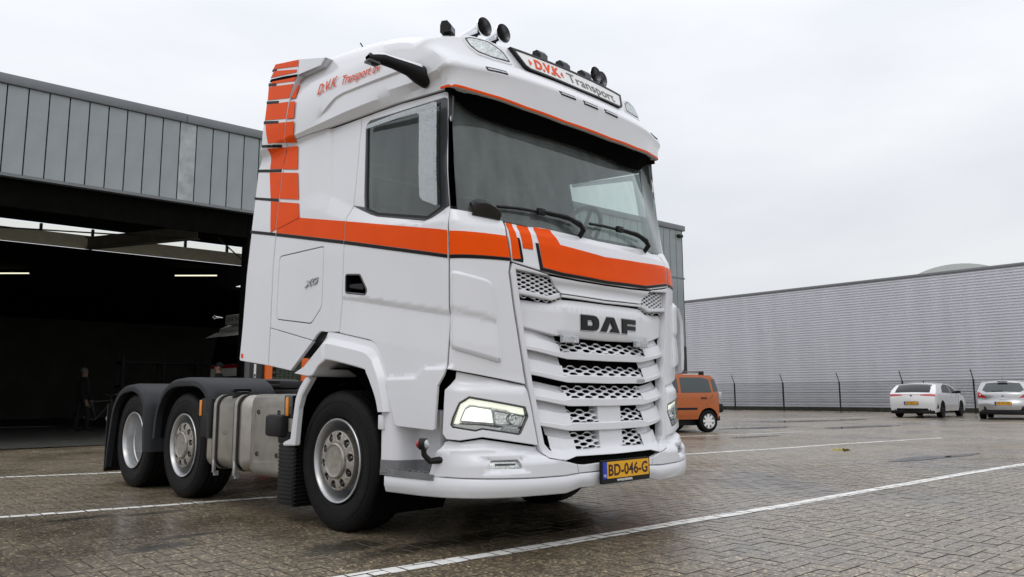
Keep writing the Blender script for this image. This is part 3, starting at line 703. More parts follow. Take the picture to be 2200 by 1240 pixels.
LTOP = [(0, .466), (.417, .466), (.542, .459), (.795, .461), (1.081, .469), (1.331, .475), (1.46, .477), (1.492, .455), (1.947, .452)]
for sg in (1, -1):
    ss = [.0]+[1.944*k/64 for k in range(1, 65)]+[1.475, 1.487, 1.495]; ss = sorted(ss); rows = []
    for s in ss:
        zt, zb = lerp(LTOP, s), lerp(LLOW, s); q = s*sg
        rows.append([at('body', q, zt-.002, -.10), at('body', q, zt-.002, -.002), at('body', q, zt-.008, .004), at('body', q, zb+.045, .004), at('body', q, zb+.036, -.001), at('body', q, zb+.008, -.008), at('body', q, zb, -.016), at('body', q, zb+.012, -.16)])
    rows.append([p+Vector((sg*.10, 0, 0)) for p in rows[-1]])
    loft('bumper_lip', rows, white, truck, sharp=55)
# number plate
def PLF(a, b, c=0.): return Vector((.018+a, -1.700-c, .474+b))
pm = MB(); pm.prism(roundc([(-.272, -.088), (-.272, .066), (.272, .066), (.272, -.088)], .012), PLF, 0., .020); plate = pm.build('number_plate', black, truck)
pm = MB(); pm.prism(roundc([(-.215, -.055), (-.215, .055), (.260, .055), (.260, -.055)], .006), PLF, .018, .0215); pm.build('plate_face', yellow, plate)
pm = MB(); pm.prism(roundc([(-.260, -.055), (-.260, .055), (-.217, .055), (-.217, -.055)], .006), PLF, .018, .0215); pm.build('plate_band', blue, plate)
v, f = text_mesh('BD-046-G', .1, .0005, .0026, 0, 1.04)
w = max(p[0] for p in v)-min(p[0] for p in v); hh = max(p[1] for p in v)-min(p[1] for p in v); cx = (max(p[0] for p in v)+min(p[0] for p in v))/2; cy = (max(p[1] for p in v)+min(p[1] for p in v))/2
obj('registration', [PLF(.022+(p[0]-cx)*.445/w, (p[1]-cy)*.080/hh, .022+p[2]) for p in v], f, plate_ink, plate, False)
text_on('country_code', 'NL', .026, lambda a, b, c: PLF(-.238+a, -.034+b, .022+c), off_white, plate)
text_on('dealer_line', 'WWW.BLOMZOUN.NL', .02, lambda a, b, c: PLF(-.02+a, -.071+b, .0205+c), off_white, plate, width=.175, bold=.0008)

# ---- windscreen, pillars, wipers, corner camera
WS = [(1.205, 3.02), (1.1, 3.02), (0, 3.02), (-1.1, 3.02), (-1.275, 3.02), (-1.272, 2.185), (-.886, 2.115), (-.547, 2.097), (0, 2.085), (.547, 2.097), (.886, 2.115), (1.243, 2.175)]
panel('windscreen', lambda s, z, o=0.: surf('body', s, z, -.028+o), WS, ws_glass, truck, bev=.001, thick=.006, grid=.07)
PIL = [(1.418, 3.02), (1.19, 3.02), (1.218, 2.8), (1.240, 2.185), (1.309, 2.192), (1.345, 2.65)]
panel('windscreen_pillar', lambda s, z, o=0.: surf('body', s, z, -.018+o), PIL, frame_grey, truck, bev=.006, thick=.03, gap=.001)
panel('windscreen_pillar', lambda s, z, o=0.: surf('body', s, z, -.030+o), mirror([(1.418, 3.02), (1.30, 3.02), (1.285, 2.8), (1.268, 2.185), (1.309, 2.192), (1.345, 2.65)]), frame_grey, truck, bev=.006, thick=.02, gap=.001)
def wz(s): return lerp([(0, 2.845), (.69, 2.838), (.95, 2.868), (1.066, 2.905), (1.15, 2.945), (1.2, 2.975), (1.46, 3.0)], abs(s))
LIPZ = [(0, 2.943), (.286, 2.942), (.473, 2.951), (.685, 2.958), (.835, 2.972), (1.086, 2.998), (1.3, 3.015), (1.459, 3.026)]
rows = []
for k in range(49):
    s = -1.44+2.88*k/48; a = at('roof', s, lerp(LIPZ, abs(s))+.006, -.012); b = at('body', s*.985, wz(s), .006); c = at('body', s*.985, 3.05, .004)
    rows.append([a, a.lerp(b, .5)+Vector((0, 0, .02)), a.lerp(b, .85)+Vector((0, 0, .006)), b, c])
loft('visor_underside', rows, visor_b, truck, sharp=30)
VTOP = [(1.455, 3.172), (1.38, 3.186), (1.154, 3.238), (.917, 3.283), (.6, 3.292), (0, 3.292)]
VL = [(s, z) for s, z in LIPZ]
vis_poly = [(-s, z) for s, z in reversed(VL)][:-1]+VL+VTOP[0:]+[(-s, z) for s, z in reversed(VTOP[:-1])]
VISF = lambda s, z, o=0.: surf('roof', s, z, .012+o)
visor = panel('sun_visor', VISF, vis_poly, white, truck, grid=.06, bev=.012, thick=.06)
trim = [(-s, z+.026) for s, z in reversed(VL)][:-1]+[(s, z+.026) for s, z in VL]
decal('visor_stripe', VISF, [(s, z+.001) for s, z in ([(-a, b) for a, b in reversed(VL)][:-1]+VL)]+[(s, z-.008) for s, z in reversed(trim)], orange, visor, off=.0025)
for s0, s1, z0 in ((.975, .815, 3.186), (.333, .171, 3.157), (.077, -.090, 3.150), (-.185, -.352, 3.152), (-1.10, -1.25, 3.225)):
    mk = panel('marker_lamp', lambda s, z, o=0.: VISF(s, z, .006+o), roundc([(s0, z0+.018), (s1, z0+.016), (s1, z0-.018), (s0, z0-.016)], .004), black, visor, bev=.003, thick=.012)
    panel('lens', lambda s, z, o=0.: VISF(s, z, .009+o), [(s0-.008, z0+.003), (s1+.008, z0+.003), (s1+.008, z0-.011), (s0-.008, z0-.011)], clear_l, mk, bev=.002, thick=.006)
def wiper(s_piv, s_tip, s_mid):
    mb = MB(); P = [at('body', s_piv, 2.085, -.035), at('body', s_piv, 2.14, .03), at('body', s_piv+.03*(1 if s_tip > s_piv else -1), 2.175, .035)]
    mb.tube(P, [.018, .020, .020], 8); Q = [P[-1], at('body', (s_piv*.6+s_mid*.4), 2.215, .03), at('body', s_mid, 2.225, .02)]; mb.tube(Q, [.022, .015, .010], 8)
    w = mb.build('wiper', black, truck)
    mb = MB(); mb.tube([at('body', s_mid+d, 2.215+k, .004) for d, k in ((-.34, -.012), (-.2, .0), (0, .005), (.2, .004), (.36, -.004))], .011, 6)
    mb.box(tuple(at('body', s_mid, 2.212, .012)-Vector((.035, .012, .012))), tuple(at('body', s_mid, 2.232, .012)+Vector((.035, .012, .012))), bev=.005)
    mb.build('wiper_blade', black, w)
wiper(.21, .95, .585); wiper(-.62, .2, -.27)
for sg in (1,):
    rows = []
    for k in range(9):
        t = k/8; s = (1.135-.20*t)*sg; h = .10*math.sin(math.pi*clamp01(.18+.75*t))**.7
        zb0 = 2.165-.02*t
        rows.append([at('body', s, zb0-.03, -.02), at('body', s, zb0, .018), at('body', s, zb0+h*.55, .045*math.sin(math.pi*(.1+.8*t))+.01), at('body', s, zb0+h, -.01), at('body', s, zb0+h*.6, -.06), at('body', s, zb0-.03, -.07)])
    loft('corner_camera', rows, blackg, truck, sharp=50)

# ---- roof
def drip(s): return lerp([(0, 3.10), (1.2, 3.06), (1.46, 3.030), (1.95, 3.076), (2.45, 3.100), (2.8, 3.113), (3.6, 3.14)], abs(s))
def z4(s): return lerp([(0, 3.475), (.95, 3.475), (1.15, 3.452), (1.4, 3.408), (1.61, 3.40), (1.84, 3.45), (2.19, 3.53), (2.56, 3.58), (2.8, 3.645), (3.0, 3.685), (3.6, 3.70)], abs(s))
def ztop(y): return lerp([(-1.3, 3.50), (-1.0, 3.60), (-.77, 3.72), (-.42, 3.85), (-.05, 3.96), (.48, 4.0), (1.0, 4.0)], y)
def crz(s): return lerp([(0, 3.18), (1.2, 3.15), (1.45, 3.112), (1.75, 3.10), (2.2, 3.148), (2.6, 3.158), (3.6, 3.158)], abs(s))
def scz(s): return lerp([(0, 3.27), (1.5, 3.262), (1.9, 3.273), (2.3, 3.30), (2.62, 3.318), (2.72, 3.310), (2.82, 3.272), (2.92, 3.225), (3.0, 3.205), (3.6, 3.205)], abs(s))
def scoop(s, z):            # pressed scoop line along the roof side
    a = abs(s); zl = scz(s)
    if a < 1.55 or a > 3.0: return 0.
    return -.016*clamp01((zl+.007-z)/.014)*clamp01((z-crz(s))/max(.02, zl-crz(s)-.01))*clamp01((3.0-a)/.15)*clamp01((a-1.55)/.3)
ss = [-3.53+7.06*k/176 for k in range(177)]; rows = []
for s in ss:
    r = [at('body', s, drip(s), -.03) if abs(s) > 1.3 else at('roof', s, drip(s), -.03)]
    fr = 'roof'; a4 = z4(s)
    c_, l_ = crz(s), scz(s); zs_ = [drip(s), c_, c_+(l_-c_)*.3, c_+(l_-c_)*.65, l_-.0072, l_+.0072]+[l_+(a4-l_)*t for t in (.2, .4, .6, .8, .92)]+[a4]
    r += [at(fr, s, z, -.004+scoop(s, z)) for z in zs_]
    p4 = r[-1]; cx = Vector((0, .35, 0)); zt = None
    for k_ in (.985, .96, .92, .86, .78, .65, .5, .33, .16, .0):
        wy = sstep((-.35-p4.y)/.9); p = Vector((p4.x*k_, p4.y+wy*(.35+(p4.y-.35)*(k_*.75+.25*k_**2)-p4.y), 0))
        g = math.sqrt(max(0, 1-k_*k_)); p.z = p4.z+(ztop(p.y)-p4.z)*min(1, g*1.02)
        r.append(p)
    rows.append(r)
roof = loft('roof', rows, white, truck, sharp=24)
mb = MB(); mb.box((-1.05, .84, 3.0), (1.05, .90, 3.50)); mb.build('roof_back', white2, truck)
rows = []                                   # rear spoiler on the roof between the collars
for k in range(13):
    x = -1.165+2.33*k/12; q = 1-(abs(x)/1.165)**6
    rows.append([(x*.97, .20, 3.55+.10*q), (x, .55, 3.80+.10*q), (x, .85, 3.87+.12*q), (x, 1.12, 3.91+.10*q), (x, 1.16, 3.87+.08*q), (x, 1.12, 3.5)])
loft('roof_spoiler', rows, white, truck)
TAIL = [(3.368, 3.855), (2.925, 3.724), (2.985, 3.674), (3.358, 3.704)]
both('roof_spoiler_side', COLF, TAIL, white, truck, bev=.004, thick=.03, grid=.05)
for sg in (1, -1):
    E1 = densify([(3.455, 3.50), (3.391, 3.663), (3.358, 3.704), (2.985, 3.674), (2.925, 3.724)], .05, False)
    loft('spoiler_return', [[at('collar', s*sg, z, -.002) for s, z in E1], [at('collar', s*sg, z, -.03) for s, z in E1], [at('roof', s*sg, min(z, z4(s)+.06), -.05) for s, z in E1]], white, truck)
# light-box sign
SG = [(.668, 3.468), (.580, 3.322), (.536, 3.298), (0, 3.283)]; SG = SG+[(-s, z) for s, z in reversed(SG[:-1])]
SGF = lambda s, z, o=0.: surf('roof', s, z, .032+o)
sign = panel('roof_sign', SGF, SG, black, truck, holes=[inset(SG, .022)], bev=.004, thick=.09, grid=.08)
panel('sign_face', lambda s, z, o=0.: SGF(s, z, -.006+o), inset(SG, .018), off_white, sign, bev=.002, thick=.01, grid=.08)
def sgt(s0, z0): return lambda a, b, c=0.: Vector(SGF(s0-a, z0+b, -.003+c))
text_on('sign_initials', 'D.V.K', .115, sgt(.345, 3.374), print_red, sign, width=.265, bold=.005, ext=.0008, shear=.12)
text_on('sign_word', 'Transport', .120, sgt(-.185, 3.372), print_grey, sign, width=.60, ext=.0008)
for sg, s0 in ((1, .522), (-1, .196)):
    mb = MB(); mb.prism([(0, -.028), (0, .028), (.028*sg, 0)] if sg > 0 else [(0, 0), (.026, -.028), (.026, .028)], lambda a, b, c: Vector(SGF(s0-a, 3.374+b, -.003+c)), -.001, .001); mb.build('sign_arrow', print_red, sign, False)
# corner spot lamps
SPOT = roundc([(1.03, 3.452), (.985, 3.470), (.845, 3.466), (.742, 3.410), (.700, 3.332), (.843, 3.328), (.955, 3.348), (1.003, 3.392)], .012)
SPF = lambda s, z, o=0.: surf('roof', s, z, .004+o)
for sg in (1, -1):
    mp = (lambda P: P) if sg > 0 else mirror
    sp = panel('spot_lamp', SPF, mp(inset(SPOT, -.030)), white2, truck, holes=[mp(inset(SPOT, -.002))], bev=.008, thick=.03, grid=.05)
    panel('gasket', lambda s, z, o=0.: SPF(s, z, .001+o), mp(inset(SPOT, -.006)), chromed, sp, holes=[mp(inset(SPOT, .006))], bev=.003, thick=.02)
    panel('reflector', lambda s, z, o=0.: SPF(s, z, -.002+o), mp(SPOT), refl, sp, bev=.002, thick=.01, grid=.05)
    panel('lens', lambda s, z, o=0.: SPF(s, z, .006+o), mp(SPOT), lamp_glass, sp, bev=.002, thick=.003, grid=.06)
# horns
def horn(x, y, z):
    mb = MB(); P = [(-.0, .072), (.005, .076), (.010, .072), (.02, .062), (.06, .047), (.12, .036), (.22, .027), (.36, .022), (.42, .020), (.425, .0)]
    mb.lathe(P, (x, y, z), 'y', 28)
    h = mb.build('air_horn', chrome, truck)
    mb = MB(); mb.lathe([(-.0, .072), (.01, .062), (.05, .040), (.10, .025), (.14, 0)], (x, y, z), 'y', 28); mb.build('horn_mouth', chromed, h)
    mb = MB(); mb.box((x-.02, y+.10, z-.22), (x+.02, y+.14, z-.03)); mb.box((x-.02, y+.33, z-.2), (x+.02, y+.36, z-.015)); mb.build('horn_bracket', black, h)
for sg in (1, -1): horn(-.695*sg, -1.05, 3.684); horn(-.548*sg, -1.10, 3.666)
def beacon(x, y, z, turn=0.):
    mb = MB(); Mx = Matrix.Translation((x, y, z)) @ Matrix.Rotation(turn, 4, 'Z') @ Matrix.Scale(.78, 4)
    pr = [(-.055, -.05), (-.055, .02), (-.02, .062), (.035, .062), (.05, .02), (.05, -.05)]
    mb.prism(pr, lambda a, b, c: Mx @ Vector((c, a, b)), -.058, .058); o = mb.build('work_lamp', black, truck, False)
    mb = MB(); mb.box((-.05, -.060, -.045), (.05, -.054, .012), M=Mx); mb.build('lens', chromed, o)
    mb = MB(); mb.box((-.02, -.03, -.10), (.02, .03, -.045), M=Mx); mb.build('lamp_foot', black, o)
for x in (-.263, 0, .263): beacon(x, -1.20, 3.528, R(0))
beacon(-.93, -.90, 3.635, R(28)); beacon(.93, -.90, 3.635, R(-28))
mb = MB(); mb.tube([(-1.0, .02, 3.72), (-.985, .14, 3.86)], .006, 5); mb.build('aerial', black, truck)
# camera arms replacing the mirrors
for sg in (1,):
    path = [(-1.20, -.99, 3.155, .075, .12), (-1.27, -.99, 3.165, .068, .12), (-1.34, -.985, 3.180, .050, .10), (-1.46, -.975, 3.188, .040, .085), (-1.55, -.965, 3.192, .038, .085), (-1.60, -.96, 3.180, .040, .085), (-1.64, -.955, 3.172, .034, .075), (-1.655, -.955, 3.176, .012, .05)]
    rows = []
    for x, y, z, h, w in path:
        rows.append([(x*sg, y+w/2*math.cos(a)*(1 if abs(math.cos(a)) < .8 else 1), z+h*math.sin(a)) for a in [2*math.pi*k/14 for k in range(14)]])
    a_ = loft('camera_arm', rows, black, truck, closed=True, sharp=50)
    rows = [[(x*sg, y+w*.53*math.cos(a), z+h*1.06*math.sin(a)) for a in [math.pi*k/8 for k in range(1, 8)]] for x, y, z, h, w in path[1:7]]
    loft('arm_cover', rows, white2, a_)
    mb = MB(); mb.box((-1.66*sg-.005, -.99, 3.135), (-1.58*sg+.005, -.93, 3.155), bev=.004); mb.build('camera_head', blackg, a_)

# ---- livery film
def dz(name, poly, m, fn=BODY, both_=True, grid=.035, parent=truck):
    cw = WCR if fn in (CF, ROOFD) else []
    decal(name, fn, poly, m, parent, grid, off=.004, creases=cw)
    if both_: decal(name, fn, mirror(poly), m, parent, grid, off=.004, creases=[mirror(c) for c in cw])
CF = lambda s, z, o=0.: COLF(s, z, o)
ROOFD = lambda s, z, o=0.: surf('roof', s, z, .004+o)
dz('orange_stripe', [(2.506, 2.279), (1.326, 2.031), (1.326, 1.873), (2.508, 2.131)], orange)
dz('orange_stripe', [(3.192, 2.421), (2.515, 2.281), (2.517, 2.133), (3.564, 2.351), (3.564, 2.378)], orange)
dz('orange_stripe', [(1.312, 2.026), (.921, 2.008), (.907, 1.862), (1.312, 1.870)], orange)
dz('black_stripe', [(2.508, 2.129), (1.326, 1.871), (1.326, 1.848), (2.509, 2.103)], blackf)
dz('black_stripe', [(3.564, 2.349), (2.517, 2.131), (2.517, 2.105), (3.565, 2.322)], blackf)
dz('black_stripe', [(1.312, 1.868), (.907, 1.860), (.907, 1.840), (1.312, 1.845)], blackf)
dz('black_stripe', [(4.030, 2.443), (3.572, 2.351), (3.573, 2.324), (4.030, 2.416)], blackf, CF)
# stack of broken bars climbing the collar
BARS = [[(3.714, 2.655), (3.226, 2.549), (3.192, 2.421), (3.659, 2.367)], [(3.801, 2.936), (3.295, 2.826), (3.233, 2.582), (3.726, 2.686)], [(3.800, 3.145), (3.345, 3.075), (3.306, 2.859), (3.800, 2.969)],
        [(3.842, 3.382), (3.330, 3.274), (3.345, 3.102), (3.776, 3.185)], [(3.862, 3.572), (3.359, 3.466), (3.335, 3.303), (3.859, 3.422)], [(3.868, 3.745), (3.376, 3.629), (3.363, 3.497), (3.853, 3.612)],
        [(3.812, 3.781), (3.367, 3.688), (3.375, 3.652), (3.850, 3.765)], [(3.797, 3.879), (3.378, 3.760), (3.384, 3.735), (3.855, 3.830)], [(3.795, 3.942), (3.374, 3.850), (3.363, 3.785), (3.830, 3.905)]]
def seam_s(z): return lerp([(2.345, 3.569), (2.64, 3.569), (2.889, 3.574), (2.996, 3.560), (3.135, 3.497), (3.35, 3.473), (3.524, 3.455), (3.663, 3.391), (3.70, 3.36)], z)
for k, (L0, R0, R1, L1) in enumerate(BARS):
    if k >= 7: dz('orange_bar', [L0, R0, R1, L1], orange, CF, grid=.04); continue
    def cut(P, Q, d):
        t = .5
        for _ in range(6): s_ = seam_s(P[1]+(Q[1]-P[1])*t)+d; t = (s_-P[0])/(Q[0]-P[0])
        return (P[0]+(Q[0]-P[0])*t, P[1]+(Q[1]-P[1])*t)
    dz('orange_bar', [L0, cut(L0, R0, .007), cut(L1, R1, .007), L1], orange, CF, grid=.04)
    dz('orange_bar', [cut(L0, R0, -.005), R0, R1, cut(L1, R1, -.005)], orange, ROOFD, grid=.04)
for P in ([(4.036, 2.752), (3.577, 2.652), (3.575, 2.626), (4.030, 2.729)], [(4.028, 3.012), (3.588, 2.920), (3.584, 2.893), (4.022, 2.984)], [(3.962, 3.098), (3.90, 3.185), (3.72, 3.160), (3.565, 3.128), (3.585, 3.117), (3.735, 3.137), (3.905, 3.160)][1:] if 0 else [(3.885, 3.197), (3.567, 3.130), (3.585, 3.112), (3.885, 3.172)],
          [(3.878, 3.419), (3.606, 3.351), (3.599, 3.321), (3.878, 3.390)], [(3.870, 3.606), (3.645, 3.548), (3.639, 3.520), (3.868, 3.578)], [(3.880, 3.783), (3.732, 3.742), (3.725, 3.714), (3.876, 3.753)], [(3.838, 3.905), (3.762, 3.891), (3.756, 3.868), (3.846, 3.885)]):
    dz('black_bar', P, blackf, CF, grid=.06)
# front flap film
dz2 = lambda *a: decal(a[0], a[3], a[1], a[2], truck, .022, off=.0035)
dz2('orange_stripe', [(.46, 2.000), (0, 1.968), (-.46, 1.985), (-.90, 2.010), (-.888, 1.868), (-.5, 1.806), (0, 1.792), (.46, 1.803), (.640, 1.822), (.665, 2.04), (.665, 2.104), (.515, 2.104)][:], orange, HF)
dz2('black_stripe', [(-.888, 1.866), (-.5, 1.804), (0, 1.790), (.46, 1.801), (.642, 1.819), (.665, 1.985), (.690, 1.985), (.668, 1.797), (.46, 1.779), (0, 1.768+.001), (-.5, 1.782), (-.886, 1.845)], blackf, HF)
dz2('orange_stripe', [(.81, 2.100), (.715, 2.096), (.715, 1.935), (.800, 1.935)], orange, HF)
dz2('orange_stripe', [(.895, 2.106), (.848, 2.103), (.825, 1.862), (.890, 1.855)], orange, HF)
dz2('black_stripe', [(.840, 2.005), (.820, 2.003), (.803, 1.860), (.808, 1.838), (.889, 1.846), (.890, 1.853), (.826, 1.860)], blackf, HF)
# lettering on the roof side
SIDE = lambda s0, z0, sl: (lambda a, b, c=0.: at('roof', s0-a, z0+b+sl*a, .006+c))
ref_l = lambda s0, z0, sl: (lambda a, b, c=0.: at('roof', -(s0+a), z0+b-sl*a, .006+c))
for fnx, s1, s2 in ((SIDE, 0, 0), (ref_l, 0, 0)):
    text_on('side_initials', 'D.V.K', .125, fnx(2.865, 3.450, -.01), print_red, truck, width=.285, bold=.001, shear=.3)
    text_on('side_name', 'Transport bv', .11, fnx(2.385, 3.405, -.085), print_red, truck, width=.52, bold=.0, shear=.3)
# ---- front wheel arch, step well
AO = [(3.11, 1.160), (2.772, 1.380), (2.706, 1.443), (2.652, 1.452), (2.218, 1.374), (2.098, 1.346), (2.037, 1.303), (1.93, 1.132), (1.88, .956), (1.862, .870)]
AI = [(3.055, 1.150), (2.848, 1.127), (2.753, 1.195), (2.676, 1.231), (2.606, 1.241), (2.177, 1.167), (2.128, 1.138), (2.067, 1.055), (2.006, .956), (1.975, .868)]
AO2 = resample(smooth_path(AO, 4), 60); AI2 = resample(smooth_path(AI, 4), 60)
for sg in (1, -1):
    rows = []
    for o_, i_ in zip(AO2, AI2):
        P = lambda t, of: at('body', (o_[0]+(i_[0]-o_[0])*t)*sg, o_[1]+(i_[1]-o_[1])*t, of)
        rows.append([P(-.05, -.05), P(0, -.006), P(.20, .001), P(.23, .004), P(.40, .045), P(.43, .048), P(.96, .048), P(1, .043), P(1.02, .03), P(1.03, -.35)])
    loft('wheel_arch', rows, white, truck, sharp=24)
    FR = roundc([(2.953, 1.124), (2.861, 1.117), (3.002, .977), (3.045, .881), (3.085, .597), (3.262, .590), (3.258, .618), (3.149, .650), (3.090, .960), (3.035, 1.050)], .012)
    panel('arch_tail', lambda s, z, o=0.: surf('body', s, z, .035+o), FR if sg > 0 else mirror(FR), white, truck, bev=.012, thick=.05, grid=.06)
    # step well: one smooth wall in plan, white above, grey kick strip and tread below
    PLW = [(1.985, -.02), (1.975, .010), (1.93, .012), (1.875, .000), (1.83, -.035), (1.80, -.10), (1.77, -.17), (1.70, -.19), (1.55, -.19), (1.46, -.17), (1.425, -.12), (1.41, -.03)]
    PLW = smooth_path([(a, b, 0) for a, b in PLW], 4)
    def well(z0, z1, of, nm, m_):
        rows = [[at('body', p[0]*sg, z, p[1]+of) for p in PLW] for z in [z0+(z1-z0)*k/4 for k in range(5)]]
        return loft(nm, rows, m_, truck, sharp=40)
    well(.545, .882, 0, 'step_well', white)
    well(.47, .552, .006, 'step_kick_strip', step_grey)
    top = [at('body', p[0]*sg, .492, p[1]+.007) for p in PLW]; n = len(PLW)
    fr_ = [at('body', (1.985+(1.425-1.985)*k/(n-1))*sg, .487, .012) for k in range(n)]; fr2 = [p+Vector((0, 0, -.035)) for p in fr_]
    loft('step_tread', [top, [a.lerp(b, .5) for a, b in zip(top, fr_)], fr_, fr2], step_grey, truck, sharp=40)
    mb = MB()
    for k in range(9):
        a = at('body', (1.93-.055*k)*sg, .490, -.06); mb.box(tuple(a-Vector((.05, .008, .004))), tuple(a+Vector((.05, .008, .008))), bev=.003)
    mb.build('step_studs', step_grey, truck)
    mb = MB(); a = at('body', 1.968*sg, .80, .012); mb.box(tuple(a-Vector((.02, .035, .05))), tuple(a+Vector((.02, .025, .05))), bev=.01); mb.build('grab_recess', white2, truck)
# stalk marker lamp on the bumper end
mb = MB(); P0 = at('body', 1.372, .585, .01)
mb.tube([P0+Vector((.02, 0, -.005)), P0+Vector((-.05, .03, -.01)), P0+Vector((-.085, .045, .03)), P0+Vector((-.09, .045, .085))], [.024, .02, .018, .02], 8)
st = mb.build('marker_stalk', black, truck)
c = P0+Vector((-.09, .045, .095)); M1 = Matrix.Translation(c) @ Matrix.Rotation(R(28), 4, 'Z')
def dome(y0, y1, m_, nm):
    mb = MB(); P = [(y0, .029)]+[(y0+(y1-y0)*math.sin(a), .029*math.cos(a)) for a in [R(15*k) for k in range(1, 7)]]
    mb.lathe(P, (0, 0, 0), 'y', 20); mb.v = [tuple(M1 @ Vector(v)) for v in mb.v]; return mb.build(nm, m_, st)
mb = MB(); mb.lathe([(-.018, 0), (-.018, .036), (.022, .036), (.022, 0)], (0, 0, 0), 'y', 20); mb.v = [tuple(M1 @ Vector(v)) for v in mb.v]; mb.build('lamp_ring', black, st)
dome(-.018, -.042, clear_l, 'front_lens'); dome(.022, .052, red_l, 'rear_lens')

# ---- wheels
def wheel(x, y, sg, kind, steer=0., z=.507):
    """sg = +1 for the side away from the camera; kind 'convex' (dished out, covered hub) or 'deep'"""
    w = bpy.data.objects.new('wheel', None); COL.objects.link(w); w.parent = truck; w.location = (x, y, z); w.rotation_euler = (0, 0, (0 if sg > 0 else math.pi)+steer); w.empty_display_size = .2
    mb = MB()
    T = [(.120, .292), (.150, .318), (.163, .36), (.170, .41), (.166, .452), (.155, .486), (.138, .503), (.118, .510)]
    prof = T[:]
    for g in (.085, .030, -.030, -.085):
        prof += [(g+.020, .512), (g+.008, .512), (g+.006, .498), (g-.006, .498), (g-.008, .512)]
    prof += [(-a, b) for a, b in reversed(T)]
    mb.lathe(prof, (0, 0, 0), 'x', 72)
    ty = mb.build('tyre', rubber, w, sharp=30)
    mb = MB()                                # raised sidewall rings and shoulder lugs
    mb.lathe([(.1675, .425), (.1715, .427), (.1715, .433), (.1665, .436)], (0, 0, 0), 'x', 72); mb.lathe([(.158, .350), (.1625, .352), (.1625, .357), (.160, .36)], (0, 0, 0), 'x', 72)
    for k in range(90):
        a = 2*math.pi*k/90; Mx = Matrix.Rotation(a, 4, 'X'); mb.box((.120, -.004, .492), (.142, .004, .5035), M=Mx)
    mb.build('tread_lugs', rubber, ty)
    mb = MB()
    if kind == 'convex':
        mb.lathe([(.128, .296), (.150, .300), (.160, .307), (.166, .303), (.164, .294), (.150, .284), (.120, .276), (.075, .272), (.03, .262), (-.03, .252), (-.06, .235), (.035, .222), (.100, .205), (.115, .19)], (0, 0, 0), 'x', 64)
    else:
        mb.lathe([(.128, .296), (.150, .300), (.160, .307), (.166, .303), (.164, .294), (.150, .285), (.120, .277), (.06, .270), (.05, .262), (-.05, .255), (-.06, .247), (-.10, .243), (-.115, .22), (-.12, .15), (-.06, .14), (-.04, .10), (-.04, 0)], (0, 0, 0), 'x', 64)
    rim = mb.build('rim', alloy, w, sharp=30)
    if kind == 'convex':
        N = 10; circ = lambda r, n, cx=0, cy=0: [(cx+r*math.cos(2*math.pi*k/n), cy+r*math.sin(2*math.pi*k/n)) for k in range(n)]
        hc = [(.176*math.cos(2*math.pi*(k+.25)/N), .176*math.sin(2*math.pi*(k+.25)/N)) for k in range(N)]
        FN = lambda a, b, o=0.: (.158+.012*sstep((.205-math.hypot(a, b))/.02)+o, a, b)
        panel('hub_cover', FN, circ(.216, 48), hubm, w, holes=[circ(.030, 14, *c_) for c_ in hc]+[circ(.132, 40)], bev=.006, thick=.05, grid=.05)
        mb = MB(); mb.lathe([(.155, .134), (.180, .130), (.188, .118), (.184, .112), (.182, .10), (.183, .05), (.183, 0)], (0, 0, 0), 'x', 40); mb.build('hub_cap', hubm, w, sharp=25)
        mb = MB(); mb.lathe([(.06, .205), (.135, .20), (.13, 0)], (0, 0, 0), 'x', 32); mb.build('hub_back', dark, w)
        for a_, b_ in hc:
            mb = MB(); mb.lathe([(.13, .016), (.150, .0155), (.157, .011), (.158, 0)], (0, a_, b_), 'x', 6); mb.build('wheel_nut', blackg, w, False)
    return w
AX2, AX3 = 2.741, 4.074
wheel(-1.04, 0, -1, 'convex', R(0)); wheel(1.04, 0, 1, 'convex')
wheel(-1.04, AX2, -1, 'convex'); wheel(1.04, AX2, 1, 'convex')
wheel(-1.04, AX3, -1, 'deep'); wheel(1.04, AX3, 1, 'deep'); wheel(-.72, AX3, -1, 'deep'); wheel(.72, AX3, 1, 'deep')
mb = MB()
for y in (0, AX2, AX3): mb.tube([(-.95, y, .5), (.95, y, .5)], .075, 10)
mb.tube([(0, AX3, .5), (0, AX3-.001, .5)], .2, 8)
mb.lathe([(-.2, 0), (-.17, .16), (0, .21), (.17, .16), (.2, 0)], (0, AX3, .5), 'x', 16); mb.build('axles', steel, truck)
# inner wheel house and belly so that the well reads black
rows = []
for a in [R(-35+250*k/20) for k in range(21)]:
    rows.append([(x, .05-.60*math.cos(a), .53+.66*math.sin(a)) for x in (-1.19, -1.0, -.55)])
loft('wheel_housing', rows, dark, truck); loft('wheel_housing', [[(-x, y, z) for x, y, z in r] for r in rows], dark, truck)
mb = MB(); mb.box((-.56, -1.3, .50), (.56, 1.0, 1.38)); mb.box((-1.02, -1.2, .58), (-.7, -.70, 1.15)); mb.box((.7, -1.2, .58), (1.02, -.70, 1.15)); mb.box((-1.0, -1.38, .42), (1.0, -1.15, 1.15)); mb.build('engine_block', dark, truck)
# ---- chassis
mb = MB()
for sg in (1, -1): mb.box((.40*sg-.04, .4, .80), (.40*sg+.04, 5.05, 1.04), bev=.006)
for y in (1.2, 2.0, 3.4, 4.9): mb.box((-.38, y, .84), (.38, y+.1, 1.0))
mb.build('chassis_rail', steel, truck)
mb = MB(); mb.box((-.95, .36, 1.055), (.95, 1.35, 1.105), bev=.01); mb.build('catwalk', black, truck)
mb = MB(); mb.box((-.58, 2.75, 1.06), (.58, 4.3, 1.10), bev=.01); mb.lathe([(1.10, 0), (1.10, .48), (1.15, .48), (1.17, .44), (1.17, 0)], (0, 3.6, 0), 'z', 36); mb.build('fifth_wheel', steel, truck)
